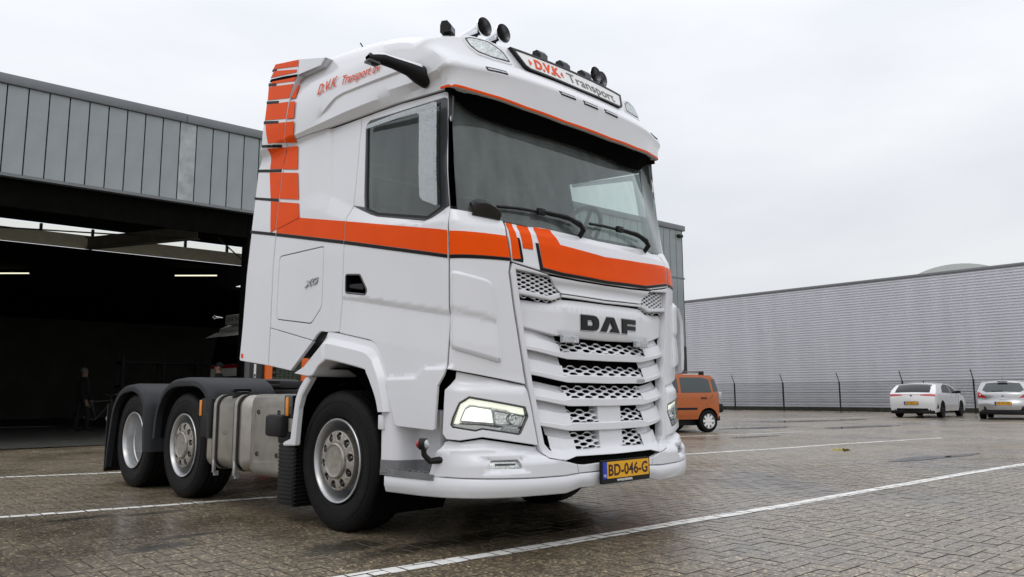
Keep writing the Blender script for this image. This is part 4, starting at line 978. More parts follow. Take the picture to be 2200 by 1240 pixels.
# ---- fuel tank and equipment cover (both sides)
def rrect(x0, x1, z0, z1, r, n=6):
    P = []
    for cx, cz, a0 in ((x1-r, z1-r, 0), (x0+r, z1-r, 90), (x0+r, z0+r, 180), (x1-r, z0+r, 270)):
        P += [(cx+r*math.cos(R(a0+90*k/n)), cz+r*math.sin(R(a0+90*k/n))) for k in range(n+1)]
    return P
for sg in (-1, 1):
    def ring(y, d=0., r=.10): return [(sg*abs(x), y, z) for x, z in rrect(.62+d, 1.235-d, .335+d, .985-d, r)]
    rows = [ring(2.065, .05), ring(2.075, .015), ring(2.095, 0.), ring(2.11, 0), ring(2.13, .004), ring(1.48, .004), ring(1.46, -.004), ring(1.43, -.004), ring(1.40, .004), ring(1.385, .01), ring(1.34, .012), ring(1.315, .02), ring(1.30, .06)]
    tank = loft('fuel_tank', rows, tankm, truck, closed=True, sharp=30)
    mb = MB(); mb.add(rows[0], [tuple(range(len(rows[0])))]); mb.add(rows[-1], [tuple(range(len(rows[-1])))]); mb.build('tank_end', tankm, tank)
    for y in (1.965, 1.555):
        for nm, d, w, m_ in (('strap_rubber', -.004, .050, black), ('tank_strap', -.010, .026, tankm)):
            loft(nm, [ring(y-w, -.001), ring(y-w, d), ring(y+w, d), ring(y+w, -.001)], m_, tank, closed=True, sharp=30)
        mb = MB(); mb.box((sg*1.232-.012, y-.016, .295), (sg*1.232+.012, y+.016, .42), bev=.004); mb.box((sg*1.21-.02, y-.01, .27), (sg*1.21+.02, y+.01, .31)); mb.build('strap_bolt', alloy, tank)
    mb = MB(); mb.lathe([(.96, .075), (1.015, .075), (1.022, .066), (1.026, 0)], (sg*1.12, 1.72, 0), 'z', 24); mb.box((sg*1.12-.085, 1.69, 1.015), (sg*1.12+.085, 1.75, 1.048), bev=.01); mb.build('filler_cap', black, tank)
    FNT = lambda a, b, o=0.: (sg*(1.236+o), a, b)
    v, f = text_mesh('DAF', .06, .002, .0, 0, 1.2)
    obj('tank_emblem', [FNT(1.76+(-p[0] if sg < 0 else p[0]), .655+p[1], p[2]*.6) for p in v], f, tankm, tank, False)
    mb = MB(); mb.box((sg*1.236-.002, 1.70, .618), (sg*1.236+.002, 1.83, .624)); mb.build('emblem_line', tankm, tank)
    # cover with embossed field and four screws
    rows = [[(sg*abs(x), y, z) for x, z in rrect(.66, 1.225, .315, .985, r)] for y, r in ((1.285, .06), (1.283, .06))]
    def CR(y, d): return [(sg*abs(x), y, z) for x, z in rrect(.64+d, 1.232-d, .315+d*.3, .995-d, .075)]
    cov = loft('equipment_cover', [CR(1.292, .03), CR(1.285, .006), CR(1.27, 0), CR(.70, 0), CR(.64, .0), CR(.60, .02), CR(.585, .07)], tankm2, truck, closed=True, sharp=28)
    EMB = roundc([(1.225, .92), (.765, .92), (.79, .435), (1.235, .405)], .05); EM2 = roundc([(1.20, .455), (1.20, .88), (.80, .88), (.815, .47)], .03)
    panel('embossed_frame', lambda a, b, o=0.: (sg*(1.234+o), a, b), EMB, tankm2, cov, holes=[EM2], bev=.014, thick=.018, grid=.1, sharp=70)
    for yy, zz in ((1.16, .845), (.815, .845), (1.165, .50), (.835, .50)):
        mb = MB(); mb.lathe([(.0, .020), (.006, .018), (.002, .010), (-.004, 0)], (0, yy, zz), 'x', 14); mb.v = [(sg*(1.232+v[0]), v[1], v[2]) for v in mb.v]; mb.build('cover_screw', dark if 0 else black, cov)
    # black filter box and side lamps
    mb = MB(); mb.box((min(sg*1.10, sg*1.30), .66, .655), (max(sg*1.10, sg*1.30), .93, .83), bev=.03); mb.box((min(sg*1.1, sg*1.25), .62, .60), (max(sg*1.1, sg*1.25), .80, .70), bev=.02); mb.build('filter_box', black, truck)
    mb = MB(); mb.box((min(sg*1.12, sg*1.238), .60, .80), (max(sg*1.12, sg*1.238), .73, .985), bev=.012); sl_ = mb.build('side_lamp', blackg, truck)
    mb = MB(); mb.box((min(sg*1.23, sg*1.246), .655, .82), (max(sg*1.23, sg*1.246), .695, .965), bev=.006); mb.build('amber_lens', amber, sl_)
    # ridged spray flap behind the front wheel
    rows = []
    for k in range(81):
        z = .60-.475*k/80; o_ = .008*(1 if k % 5 < 2 else 0)
        rows.append([(sg*x, y-o_*(1 if i < 2 else 1), z) for i, (x, y) in enumerate(((-1.235*-1, .56), (1.22, .545), (.80, .545)))])
    loft('spray_flap', rows, black, truck, sharp=25)
    mb = MB(); mb.box((min(sg*1.20, sg*1.235), .545, .13), (max(sg*1.20, sg*1.235), .79, .60), bev=.006)
    fl = mb.build('flap_side', black, truck)
    mb = MB()
    for k in range(15):
        z = .155+.03*k; mb.box((min(sg*1.232, sg*1.243), .555, z), (max(sg*1.232, sg*1.243), .785, z+.014), bev=.003)
    mb.build('flap_ribs', black, fl)
    # rear mudguards
    for nm, path in (('front', [(2.00, .60), (2.02, .80), (2.05, .975), (2.14, 1.075), (2.28, 1.135), (2.45, 1.158), (2.75, 1.165), (2.98, 1.140), (3.17, 1.06), (3.30, .93), (3.37, .78), (3.40, .55)]),
                     ('rear', [(3.54, .40), (3.58, .80), (3.63, .95), (3.76, 1.060), (3.95, 1.115), (4.12, 1.12), (4.36, 1.085), (4.53, .98), (4.64, .83), (4.70, .62), (4.74, .40), (4.765, .13)])):
        P = resample(smooth_path(path, 5), 64)
        c0 = (sum(p[0] for p in P)/64, .55); rows = []
        for p in P:
            d = Vector((c0[0]-p[0], c0[1]-p[1])).normalized(); q = lambda k: (p[0]+d.x*k, p[1]+d.y*k)
            rows.append([(sg*1.20, *q(.085)), (sg*1.262, *q(.088)), (sg*1.268, *q(.075)), (sg*1.262, *q(.035)), (sg*1.235, *q(.010)), (sg*1.18, *q(0)), (sg*.60, *q(.0))])
        g = loft('mudguard', rows, fender_m, truck, sharp=35)
        mb = MB(); rr = []                      # joint line and pressed pads
        for y0 in ((2.40, 2.02) if nm == 'front' else (3.60,)):
            pass
        ya, yb = (2.03, 2.42) if nm == 'front' else (3.60, 3.66)
        if nm == 'front':
            mb = MB(); mb.box((min(sg*.75, sg*1.262), 2.01, .60), (max(sg*.75, sg*1.262), 2.24, .965), bev=.02); bx = mb.build('guard_front_box', black, g)
            mb = MB(); mb.box((min(sg*1.258, sg*1.272), 2.205, .80), (max(sg*1.258, sg*1.272), 2.245, .945), bev=.006); mb.build('amber_lens', amber, bx)
        pads = ((2.33, 2.20), ) if nm == 'front' else ((3.72, 3.64),)
        if nm == 'rear':
            mb = MB(); mb.box((min(sg*.62, sg*1.26), 4.755, .13), (max(sg*.62, sg*1.26), 4.775, .9)); mb.build('mud_flap', black, g)
    mb = MB(); mb.box((min(sg*.62, sg*.66), 2.1, .45), (max(sg*.62, sg*.66), 4.7, 1.0)); mb.build('guard_stay', dark, truck)
# warning sticker low on the collar
mb = MB(); decal('sticker', COLF, [(4.085, 1.35), (4.045, 1.343), (4.048, 1.305), (4.088, 1.312)], print_red, truck, .1)
# ================================================================== GROUND
def wet_mat(name, far=False):
    m = bpy.data.materials.new(name); m.use_nodes = True; t = m.node_tree; b = t.nodes['Principled BSDF']; L = t.links.new
    g = t.nodes.new('ShaderNodeNewGeometry'); pos = g.outputs['Position']
    def noise(sc_, det=4, rough=.55):
        n = t.nodes.new('ShaderNodeTexNoise'); n.inputs['Scale'].default_value = sc_; n.inputs['Detail'].default_value = det; n.inputs['Roughness'].default_value = rough; L(pos, n.inputs['Vector']); return n.outputs[0]
    def ramp(src, stops):
        r = t.nodes.new('ShaderNodeValToRGB'); L(src, r.inputs[0]); el = r.color_ramp.elements
        while len(el) < len(stops): el.new(.5)
        for e_, (p, c) in zip(el, stops): e_.position = p; e_.color = (*c, 1) if len(c) == 3 else c
        return r.outputs[0]
    def mix(a, b_, f, mode='MIX'):
        n = t.nodes.new('ShaderNodeMix'); n.data_type = 'RGBA'; n.blend_type = mode
        if isinstance(f, float): n.inputs[0].default_value = f
        else: L(f, n.inputs[0])
        L(a, n.inputs[6]); L(b_, n.inputs[7]); return n.outputs[2]
    # stone-to-stone colour, chippings in the face, moss and dirt
    vo = t.nodes.new('ShaderNodeTexVoronoi'); vo.inputs['Scale'].default_value = 6.0; L(pos, vo.inputs['Vector'])
    stone = ramp(vo.outputs['Color'], [(0, (.170, .139, .097)), (.5, (.188, .156, .112)), (1, (.21, .178, .132))])
    grit = t.nodes.new('ShaderNodeTexVoronoi'); grit.inputs['Scale'].default_value = 72 if not far else 40; L(pos, grit.inputs['Vector'])
    chips_sparkle = ramp(grit.outputs['Color'], [(0, (.22, .20, .18)), (.38, (.60, .58, .54)), (.66, (1.0, .97, .92)), (.82, (2.1, 2.0, 1.8)), (1, (4.6, 4.4, 3.9))])  # pale chippings, with wet sparkle painted into the brightest tones
    col = mix(stone, chips_sparkle, 1.0, 'MULTIPLY')
    dirt = ramp(noise(.55, 5), [(.28, (.78, .78, .76)), (.52, (1, 1, 1)), (.75, (1.10, 1.07, 1.02))])
    col = mix(col, dirt, 1.0, 'MULTIPLY')
    w = ramp(noise(.38, 4, .6), [(.50, (0, 0, 0)), (.66, (1, 1, 1))])       # damp, darker patches
    dark_ = t.nodes.new('ShaderNodeMix'); dark_.data_type = 'RGBA'; dark_.blend_type = 'MULTIPLY'; L(w, dark_.inputs[0]); L(col, dark_.inputs[6]); dark_.inputs[7].default_value = (.62, .62, .63, 1)
    base = dark_.outputs[2]; acc = None
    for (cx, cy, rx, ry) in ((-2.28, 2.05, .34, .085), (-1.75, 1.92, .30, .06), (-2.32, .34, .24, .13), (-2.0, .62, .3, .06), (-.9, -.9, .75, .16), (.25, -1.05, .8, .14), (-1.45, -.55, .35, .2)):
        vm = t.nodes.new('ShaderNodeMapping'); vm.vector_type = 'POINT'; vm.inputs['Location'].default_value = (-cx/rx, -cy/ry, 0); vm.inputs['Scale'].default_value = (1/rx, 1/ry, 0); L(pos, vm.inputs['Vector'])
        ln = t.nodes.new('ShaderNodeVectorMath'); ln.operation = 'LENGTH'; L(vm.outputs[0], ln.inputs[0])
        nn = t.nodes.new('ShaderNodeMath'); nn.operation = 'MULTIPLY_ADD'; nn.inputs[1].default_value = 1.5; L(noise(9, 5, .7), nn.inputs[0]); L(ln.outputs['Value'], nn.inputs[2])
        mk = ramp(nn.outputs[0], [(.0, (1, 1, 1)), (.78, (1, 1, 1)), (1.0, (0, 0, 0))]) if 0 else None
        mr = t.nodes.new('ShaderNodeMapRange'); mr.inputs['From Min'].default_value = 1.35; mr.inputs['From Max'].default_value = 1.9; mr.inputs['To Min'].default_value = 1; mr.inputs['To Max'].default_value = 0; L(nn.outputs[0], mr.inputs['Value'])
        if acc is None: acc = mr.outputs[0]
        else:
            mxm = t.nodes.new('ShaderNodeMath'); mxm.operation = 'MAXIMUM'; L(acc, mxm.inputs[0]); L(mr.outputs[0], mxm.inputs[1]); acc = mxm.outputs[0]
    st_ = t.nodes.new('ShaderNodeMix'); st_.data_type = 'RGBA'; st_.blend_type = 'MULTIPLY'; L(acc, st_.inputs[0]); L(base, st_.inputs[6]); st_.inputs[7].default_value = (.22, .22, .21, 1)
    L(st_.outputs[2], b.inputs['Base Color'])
    rr = ramp(noise(.38, 4, .6), [(.40, (.55, .55, .55)), (.56, (.32, .32, .32)), (.68, (.12, .12, .12))]); L(rr, b.inputs['Roughness'])
    cw_ = ramp(noise(.30, 3, .5), [(.40, (.42, .42, .42)), (.58, (.22, .22, .22)), (.68, (.10, .10, .10))]); L(cw_, b.inputs['Coat Roughness'])
    b.inputs['Specular IOR Level'].default_value = .6; b.inputs['Coat Weight'].default_value = .5
    bp = t.nodes.new('ShaderNodeBump'); bp.inputs['Strength'].default_value = .8 if not far else .3; bp.inputs['Distance'].default_value = .004
    L(grit.outputs['Distance'], bp.inputs['Height'])
    bp2 = t.nodes.new('ShaderNodeBump'); bp2.inputs['Strength'].default_value = .4; bp2.inputs['Distance'].default_value = .01; L(noise(14, 4), bp2.inputs['Height']); L(bp.outputs[0], bp2.inputs['Normal'])
    L(bp2.outputs[0], b.inputs['Normal'])
    return m
paver_m = wet_mat('wet_concrete_paver'); far_m = wet_mat('wet_paving_far', True)
joint_m = mat('joint_sand', (.062, .052, .036), .8, var=.5, scale=30)
moss_m = mat('mossy_edge', (.055, .050, .020), .9, var=.5, scale=9, bump=.6, bscale=60)
slab_m = mat('concrete_floor', (.085, .085, .078), .45, var=.25, scale=2.5, bump=.1)
paint_m = mat('road_paint', (.80, .80, .77), .45, var=.10, scale=22, bump=.15, bscale=150)
PX0, PX1, PY0, PY1 = -5.5, 15.5, -5.6, 11.3
mb = MB()
for (x0, x1, y0, y1) in ((-400, 400, PY1, 600), (-400, 400, -300, PY0), (-400, PX0, PY0, PY1), (PX1, 400, PY0, PY1)):
    mb.add([(x0, y0, -.003), (x1, y0, -.003), (x1, y1, -.003), (x0, y1, -.003)], [(0, 1, 2, 3)])
gr = mb.build('ground', far_m, None, False, fix=False); tag(gr, kind='structure')
pav = obj('pavement', [(PX0, PY0, -.006), (PX1, PY0, -.006), (PX1, PY1, -.006), (PX0, PY1, -.006)], [(0, 1, 2, 3)], joint_m, None, False); tag(pav, kind='structure')
U = .1085; ANG = R(-3.6); ca, sa = math.cos(ANG), math.sin(ANG); GAP = .0020
def loc_(a, b): return (a*ca-b*sa, a*sa+b*ca)
bricks = []
nx = 260
for n in range(-150, 220):
    for k in range(-70, 75):
        x0, y0 = n+4*k, n
        for (a, b, w, h) in ((x0, y0, 2, 1), (x0+2, y0-1, 1, 2)):
            cx, cy = loc_((a+w/2)*U, (b+h/2)*U)
            if PX0 < cx < PX1 and PY0 < cy < PY1: bricks.append((cx, cy, w, h))
def vis(x, y):
    d = Vector((x, y, 0))-CAM; z = d.dot(f_)
    if z < .5: return None
    X, Y = d.dot(r_)/z*1676, -d.dot(u_)/z*1676
    return (z, X, Y) if abs(X) < 1250 and Y < 720 else None
rnd = random.Random(3)
def brick_geo(w, h, bev=.0026):
    a, b = w*U/2-GAP, h*U/2-GAP
    v = [(-a+bev, -b+bev, 0), (a-bev, -b+bev, 0), (a-bev, b-bev, 0), (-a+bev, b-bev, 0), (-a, -b, -.005), (a, -b, -.005), (a, b, -.005), (-a, b, -.005), (-a, -b, -.016), (a, -b, -.016), (a, b, -.016), (-a, b, -.016)]
    f = [(0, 1, 2, 3)]+[(i, 4+i, 4+(i+1) % 4, (i+1) % 4) for i in range(4)]+[(4+i, 8+i, 8+(i+1) % 4, 4+(i+1) % 4) for i in range(4)]
    return v, f
vb = []
for q in bricks:
    s_ = vis(q[0], q[1])
    vb.append((1e9 if s_ is None else s_[0], q))
vb.sort(key=lambda t: t[0])
me_b = {}
for wh in ((2, 1), (1, 2)):
    v, f = brick_geo(*wh); me = bpy.data.meshes.new('paver'); me.from_pydata(v, [], f); me.materials.append(paver_m); me.materials.append(joint_m); me.polygons.foreach_set('material_index', [0]+[1]*(len(f)-1)); me.update(); me_b[wh] = me
tilt = {}
for i, (z, q) in enumerate(vb):
    tilt[q] = (rnd.gauss(0, .006), rnd.gauss(0, .006), rnd.uniform(-.0018, .0008))
for z, q in vb[:300]:
    o = bpy.data.objects.new('paver', me_b[(q[2], q[3])]); COL.objects.link(o); o.parent = pav
    tx, ty, dz_ = tilt[q]; o.location = (q[0], q[1], dz_); o.rotation_euler = (tx, ty, ANG)
mb = MB(); gv = []; gf = []; gmi = []
for z, q in vb[300:]:
    v, f = brick_geo(q[2], q[3])
    if z > 9: v = v[:8]; f = f[:5]
    tx, ty, dz_ = tilt[q]; b0 = len(gv)
    for p in v:
        x, y = loc_(p[0], p[1]); gv.append((q[0]+x, q[1]+y, p[2]+dz_+p[0]*-ty+p[1]*tx))
    gf += [tuple(b0+i for i in t) for t in f]; gmi += [0]+[1 if z < 12 else 0]*(len(f)-1)
po = obj('paver_field', gv, gf, [paver_m, joint_m], pav, False, mi=gmi); po['kind'] = 'stuff'
# ---- painted bay lines: film on the stones, broken at every joint
def clip(poly, quad):
    out = poly
    for i in range(4):
        a, b = quad[i], quad[(i+1) % 4]; nx_, ny_ = -(b[1]-a[1]), b[0]-a[0]; inp = out; out = []
        if not inp: return []
        sd_ = lambda p: (p[0]-a[0])*nx_+(p[1]-a[1])*ny_
        for j in range(len(inp)):
            p, q = inp[j-1], inp[j]; dp, dq = sd_(p), sd_(q)
            if (dp >= 0) != (dq >= 0): t = dp/(dp-dq); out.append((p[0]+(q[0]-p[0])*t, p[1]+(q[1]-p[1])*t))
            if dq >= 0: out.append(q)
    return out
def line(pts, w):
    mb = MB()
    for p, q in zip(pts, pts[1:]):
        d = Vector((q[0]-p[0], q[1]-p[1])).normalized(); n = Vector((-d.y, d.x))*w/2
        quad = [(p[0]-n.x, p[1]-n.y), (q[0]-n.x, q[1]-n.y), (q[0]+n.x, q[1]+n.y), (p[0]+n.x, p[1]+n.y)]
        mid = ((p[0]+q[0])/2, (p[1]+q[1])/2); L_ = math.dist(p, q)/2+.3
        if PX0 < mid[0] < PX1 and PY0 < mid[1] < PY1:
            for b in bricks:
                if abs((b[0]-p[0])*-d.y+(b[1]-p[1])*d.x) > w/2+.14 or math.dist(b[:2], mid) > L_: continue
                a_, b_ = b[2]*U/2-GAP-.004, b[3]*U/2-GAP-.004; tx, ty, dz_ = tilt[b]
                poly = [tuple(x+y for x, y in zip(loc_(*c_), b[:2])) for c_ in ((-a_, -b_), (a_, -b_), (a_, b_), (-a_, b_))]
                r = clip(poly, quad)
                if len(r) > 2: mb.add([(x, y, dz_+.0030+((x-b[0])*ca+(y-b[1])*sa)*-ty+(-(x-b[0])*sa+(y-b[1])*ca)*tx) for x, y in r], [tuple(range(len(r)))])
        else: mb.add([(x, y, .002) for x, y in quad], [(0, 1, 2, 3)])
    o = mb.build('parking_line', paint_m, None, False, fix=False); tag(o, kind='structure'); return o
line([(-2.9, -1.19), (-1.93, -1.30), (-.5, -1.47), (1.0, -1.60), (2.2, -1.735), (3.6, -1.83), (5.2, -1.96), (6.6, -2.07), (8.35, -2.27), (12, -2.62)], .125)
line([(.9, 3.16), (3.0, 2.82), (6.9, 2.19), (9.1, 1.72), (11, 1.44), (14.75, .63)], .12)
line([(-5, 2.99), (-2.73, 2.59), (-.53, 2.13), (1.4, 1.72)], .105)
line([(-4.5, 6.9), (-1.93, 6.36), (-.76, 5.95), (2, 5.45)], .11)
line([(9, 6.15), (11.6, 5.26), (13.56, 4.64), (17, 3.9)], .12)
line([(21, 10.2), (30, 7.7)], .12)
# ---- standing water and debris
water = mat('puddle_water', (.018, .018, .017), .03, var=.2, spec=.6)
def blob(name, cx, cy, rx, ry, rot, seed, z=.0045, m_=water):
    g = random.Random(seed); n = 40; ph = [g.uniform(0, 6.28) for _ in range(6)]; P = []
    for k in range(n):
        a = 2*math.pi*k/n; rr = 1+sum(.28/(j+1)*math.sin((j+1)*a+ph[j]) for j in range(6)); x, y = rx*rr*math.cos(a), ry*rr*math.sin(a)
        P.append((cx+x*math.cos(rot)-y*math.sin(rot), cy+x*math.sin(rot)+y*math.cos(rot), z))
    o = obj(name, P, [tuple(range(n))], m_, None, False); return tag(o, kind='structure')
blob('puddle', 12.3, 4.0, .75, .16, R(-12), 4); blob('puddle', 8.3, -.9, .9, .14, R(-8), 21); blob('puddle', 9.6, -1.2, .5, .11, R(-8), 22); blob('puddle', 19.5, 4.2, 1.6, .35, R(-14), 31); blob('puddle', 24, 7.5, 2.2, .4, R(-14), 32); blob('puddle', 17, 6.3, 1.4, .28, R(-14), 33)
lf = mat('leaf_litter', (.34, .27, .03), .6, var=.3)
mb = MB(); c = Vector((9.35, .65, .006))
for k in range(9):
    a = k*2.4; p = c+Vector((.05*k**.5*math.cos(a)*1.6, .04*k**.5*math.sin(a), .003*k % .011)); d = Vector((math.cos(a*1.7), math.sin(a*1.7), .1))*.055; n = Vector((-d.y, d.x, .05))*.5
    mb.add([p-d, p+n, p+d, p-n], [(0, 1, 2, 3)])
tag(mb.build('fallen_leaves', lf, None, False), 'small clump of yellow fallen leaves on the wet paving', 'leaves')
# threshold kerb and mossy strip in front of the shed
mb = MB(); mb.box((-9, 12.16, -.02), (3.2, 12.36, .035), bev=.008); k1 = mb.build('threshold_kerb', slab_m, None); k1.rotation_euler = (0, 0, R(-3.8)); k1.location = (-.85, .02-.0, 0); tag(k1, kind='structure')
sm = obj('moss_strip', [(-9, 11.75, .004), (3.2, 11.75, .004), (3.2, 12.17, .006), (-9, 12.17, .006)], [(0, 1, 2, 3)], moss_m, None, False); sm.rotation_euler = (0, 0, R(-3.8)); sm.location = (-.85, .0, 0); tag(sm, kind='structure')
# ================================================================== WORKSHOP SHED (left and behind the truck)
clad = mat('grey_cladding', (.27, .30, .308), .42, .35, var=.10, scale=1.6, bump=.05, bscale=20)
clad2 = mat('streaked_cladding', (.36, .39, .40), .5, .3, var=.20, scale=5)
coping_m = mat('coping_grey', (.17, .185, .195), .45, .3)
shadow_m = mat('shed_inside_dark', (.0035, .0035, .003), .9, var=.3, spec=.05)  # near-black base puts the shade of the bay into the colour
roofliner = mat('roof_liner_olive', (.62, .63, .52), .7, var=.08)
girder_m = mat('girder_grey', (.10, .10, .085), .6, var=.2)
doorm = mat('door_black', (.010, .010, .010), .4)
postg = mat('post_grey', (.10, .105, .11), .5)
postor = mat('post_orange', (.70, .13, .012), .5)
brickm = mat('painted_brick', (.030, .042, .026), .8, var=.4, scale=8)
brickd = mat('mortar_dark', (.010, .011, .010), .9)
glz = glass('rooflight_sheet', (.97, .97, .93), .2, .3)
tube_m = mat('lit_tube', (.9, .9, .8), .4, emit=(1, .98, .72), estr=1.1, var=0)
inwall = mat('inner_wall_grey', (.075, .075, .065), .8, var=.25, scale=.8)
SHL = (-.64, 12.43, 0); SHA = R(-4)
shed = empty('workshop_shed', 'long workshop shed clad in tall grey upright panels above a dark open bay', 'building', SHL, SHA)
P0, PW = .351-.3685*9, .3685; XE = 21.45
me_p = None; k = 0; x = P0
zt, zb = 7.12, 5.33
while x+PW < XE+.02:
    lo = zb if x < 19.9 else 2.75
    key = 'tall' if x >= 19.9 else 'std'
    mb = MB(); mb.box((.011, -.045, lo), (PW-.011, .0, zt), bev=.006)
    if k == 0 or (key == 'tall' and me_p[1] != 'tall') or k == 16:
        o = mb.build('cladding_panel', clad2 if k == 16 else clad, shed, False)
        if k != 16: me_p = (o.data, key)
    else:
        o = bpy.data.objects.new('cladding_panel', me_p[0]); COL.objects.link(o); o.parent = shed
    o.location = (x, 0, 0); x += PW; k += 1
mb = MB(); mb.box((P0, .003, 5.33), (XE, .10, 7.2)); mb.box((19.9, .003, 2.75), (XE, .10, 5.4)); mb.build('panel_backing', black, shed)
mb = MB(); mb.box((P0, -.10, 7.12), (3.05, .35, 7.32), bev=.01); mb.box((3.056, -.10, 7.12), (XE+.06, .35, 7.32), bev=.01); mb.build('coping', coping_m, shed)
mb = MB(); mb.box((P0, -.06, 5.27), (XE, .2, 5.326)); mb.build('drip_edge', coping_m, shed)
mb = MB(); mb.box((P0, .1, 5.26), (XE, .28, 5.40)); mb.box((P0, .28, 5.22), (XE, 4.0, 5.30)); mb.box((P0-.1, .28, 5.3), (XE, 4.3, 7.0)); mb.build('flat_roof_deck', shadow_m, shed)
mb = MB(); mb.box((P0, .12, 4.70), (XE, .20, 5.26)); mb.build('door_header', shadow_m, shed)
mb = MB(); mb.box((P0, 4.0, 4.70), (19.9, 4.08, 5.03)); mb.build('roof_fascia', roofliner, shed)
n = 0; x = -2.4
while x < 18:
    mb = MB(); mb.box((x+.03, 4.02, 5.035), (x+1.12, 4.03, 5.20)); o = mb.build('pane', glz, shed, False, fix=False)
    mb = MB(); mb.box((x-.03, 4.0, 5.035), (x+.03, 4.08, 5.21)); mb.build('glazing_bar', steel, shed)
    x += 1.15
mb = MB(); mb.box((P0, 4.08, 4.60), (7.4, 24, 4.69)); mb.box((11.4, 4.08, 4.60), (XE, 24, 4.69)); mb.box((7.4, 8.4, 4.60), (11.4, 24, 4.69)); mb.box((7.4, 4.08, 4.60), (11.4, 5.2, 4.69)); mb.build('rear_roof', shadow_m, shed)  # unseen gap added in the roof to let daylight onto the second truck
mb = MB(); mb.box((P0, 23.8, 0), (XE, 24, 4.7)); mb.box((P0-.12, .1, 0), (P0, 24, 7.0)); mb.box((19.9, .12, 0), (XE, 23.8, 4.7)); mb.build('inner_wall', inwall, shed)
mb = MB(); mb.box((19.9, -.02, 0), (XE, .1, 2.74)); mb.build('lower_end_wall', doorm, shed)
fl_ = obj('shed_floor', [(P0-20, -.06, .014), (XE, -.06, .014), (XE, 24, .014), (P0-20, 24, .014)], [(0, 1, 2, 3)], slab_m, None, False); fl_.location = SHL; fl_.rotation_euler = (0, 0, SHA); tag(fl_, kind='structure')
for nm in ('threshold_kerb', 'moss_strip'):
    o = bpy.data.objects[nm]; o.location = SHL; o.rotation_euler = (0, 0, SHA)
def girder(p, q, h, w, nm='girder'):
    mb = MB(); a, b = Vector(p), Vector(q); d = (b-a); l = d.length; Mx = Matrix.Translation(a) @ d.to_track_quat('X', 'Z').to_matrix().to_4x4()
    mb.box((0, -w/2, -h), (l, w/2, -h+.02), M=Mx); mb.box((0, -.012, -h), (l, .012, 0), M=Mx); mb.box((0, -w/2, -.02), (l, w/2, 0), M=Mx); mb.build(nm, girder_m, shed)
for xo in (-2.6, 2.1, 9.2, 14.0): girder((xo+1.55, .6, 4.92), (xo, 4.0, 4.98), .30, .18)
for a, b in (((-2, 3.6, 4.78), (3.6, .9, 4.66)), ((4.2, .8, 4.75), (6.2, 3.9, 4.72))):
    mb = MB(); mb.tube([a, b], .018, 6); mb.build('tie_rod', steel, shed)
mb = MB(); mb.box((4.655, .10, 0), (4.70, .45, 5.24)); mb.build('bay_column', shadow_m, shed)
mb = MB(); mb.box((4.70, .30, 0), (4.90, .45, 4.7)); mb.build('grey_post', postg, shed)
dr = MB(); dr.box((4.91, .34, 0), (5.27, .40, 2.3), bev=.005); dr = dr.build('door', doorm, shed)
mb = MB(); mb.box((5.02, .325, 1.42), (5.075, .338, 1.74)); nt_ = mb.build('door_notice', off_white, dr)
mb = MB(); mb.box((5.03, .320, 1.44), (5.065, .324, 1.50)); mb.build('notice_mark', badge, nt_)
for xo in (5.28, 6.22):
    mb = MB(); mb.box((xo, .28, 0), (xo+.18, .46, 3.2), bev=.006); mb.build('orange_post', postor, shed)
wl = MB(); wl.box((5.46, .36, 0), (9.5, .50, 3.2)); wl = wl.build('brick_wall', brickd, shed)
mb = MB(); mb.box((0, .335, 0), (.208, .36, .060), bev=.004); bm_ = None
for j in range(13, 33):
    for i in range(0, 6):
        x = 5.47+i*.22-(.11 if j % 2 else 0); z = .02+j*.068
        if x+.2 > 6.5 or x < 5.46: continue
        if bm_ is None: o = mb.build('brick', brickm, wl, False); bm_ = o.data
        else: o = bpy.data.objects.new('brick', bm_); COL.objects.link(o); o.parent = wl
        o.location = (x, random.uniform(-.004, .002), z)
lamp_h = MB(); lamp_h.box((21.05, -.16, 6.84), (21.3, -.05, 6.95), bev=.01); lamp_h.build('wall_lamp', black, shed)
def loc2w(x, y, z): 
    c_, s_ = math.cos(SHA), math.sin(SHA); return (SHL[0]+x*c_-y*s_, SHL[1]+x*s_+y*c_, z)
def tube_lamp(x, y, z, rz, lab):
    t_ = empty('tube_lamp', lab, 'lamp', (x, y, z), rz, 'tube lamps in the shed')
    mb = MB(); mb.box((-.62, -.05, .03), (.62, .05, .09), bev=.008); mb.box((-.62, -.02, -.01), (-.6, .02, .04)); mb.box((.6, -.02, -.01), (.62, .02, .04)); mb.tube([(-.4, 0, .09), (-.4, 0, .18)], .006, 5); mb.tube([(.4, 0, .09), (.4, 0, .18)], .006, 5); mb.build('housing', shadow_m, t_)
    mb = MB(); mb.tube([(-.60, 0, 0), (.60, 0, 0)], .018, 10); mb.build('tube', tube_m, t_)
tube_lamp(4.83, 17.0, 4.42, R(-44), 'lit fluorescent tube in the dark shed, nearer the parked truck')
tube_lamp(1.0, 20.75, 4.5, R(-44), 'lit fluorescent tube at the left picture edge of the dark shed')

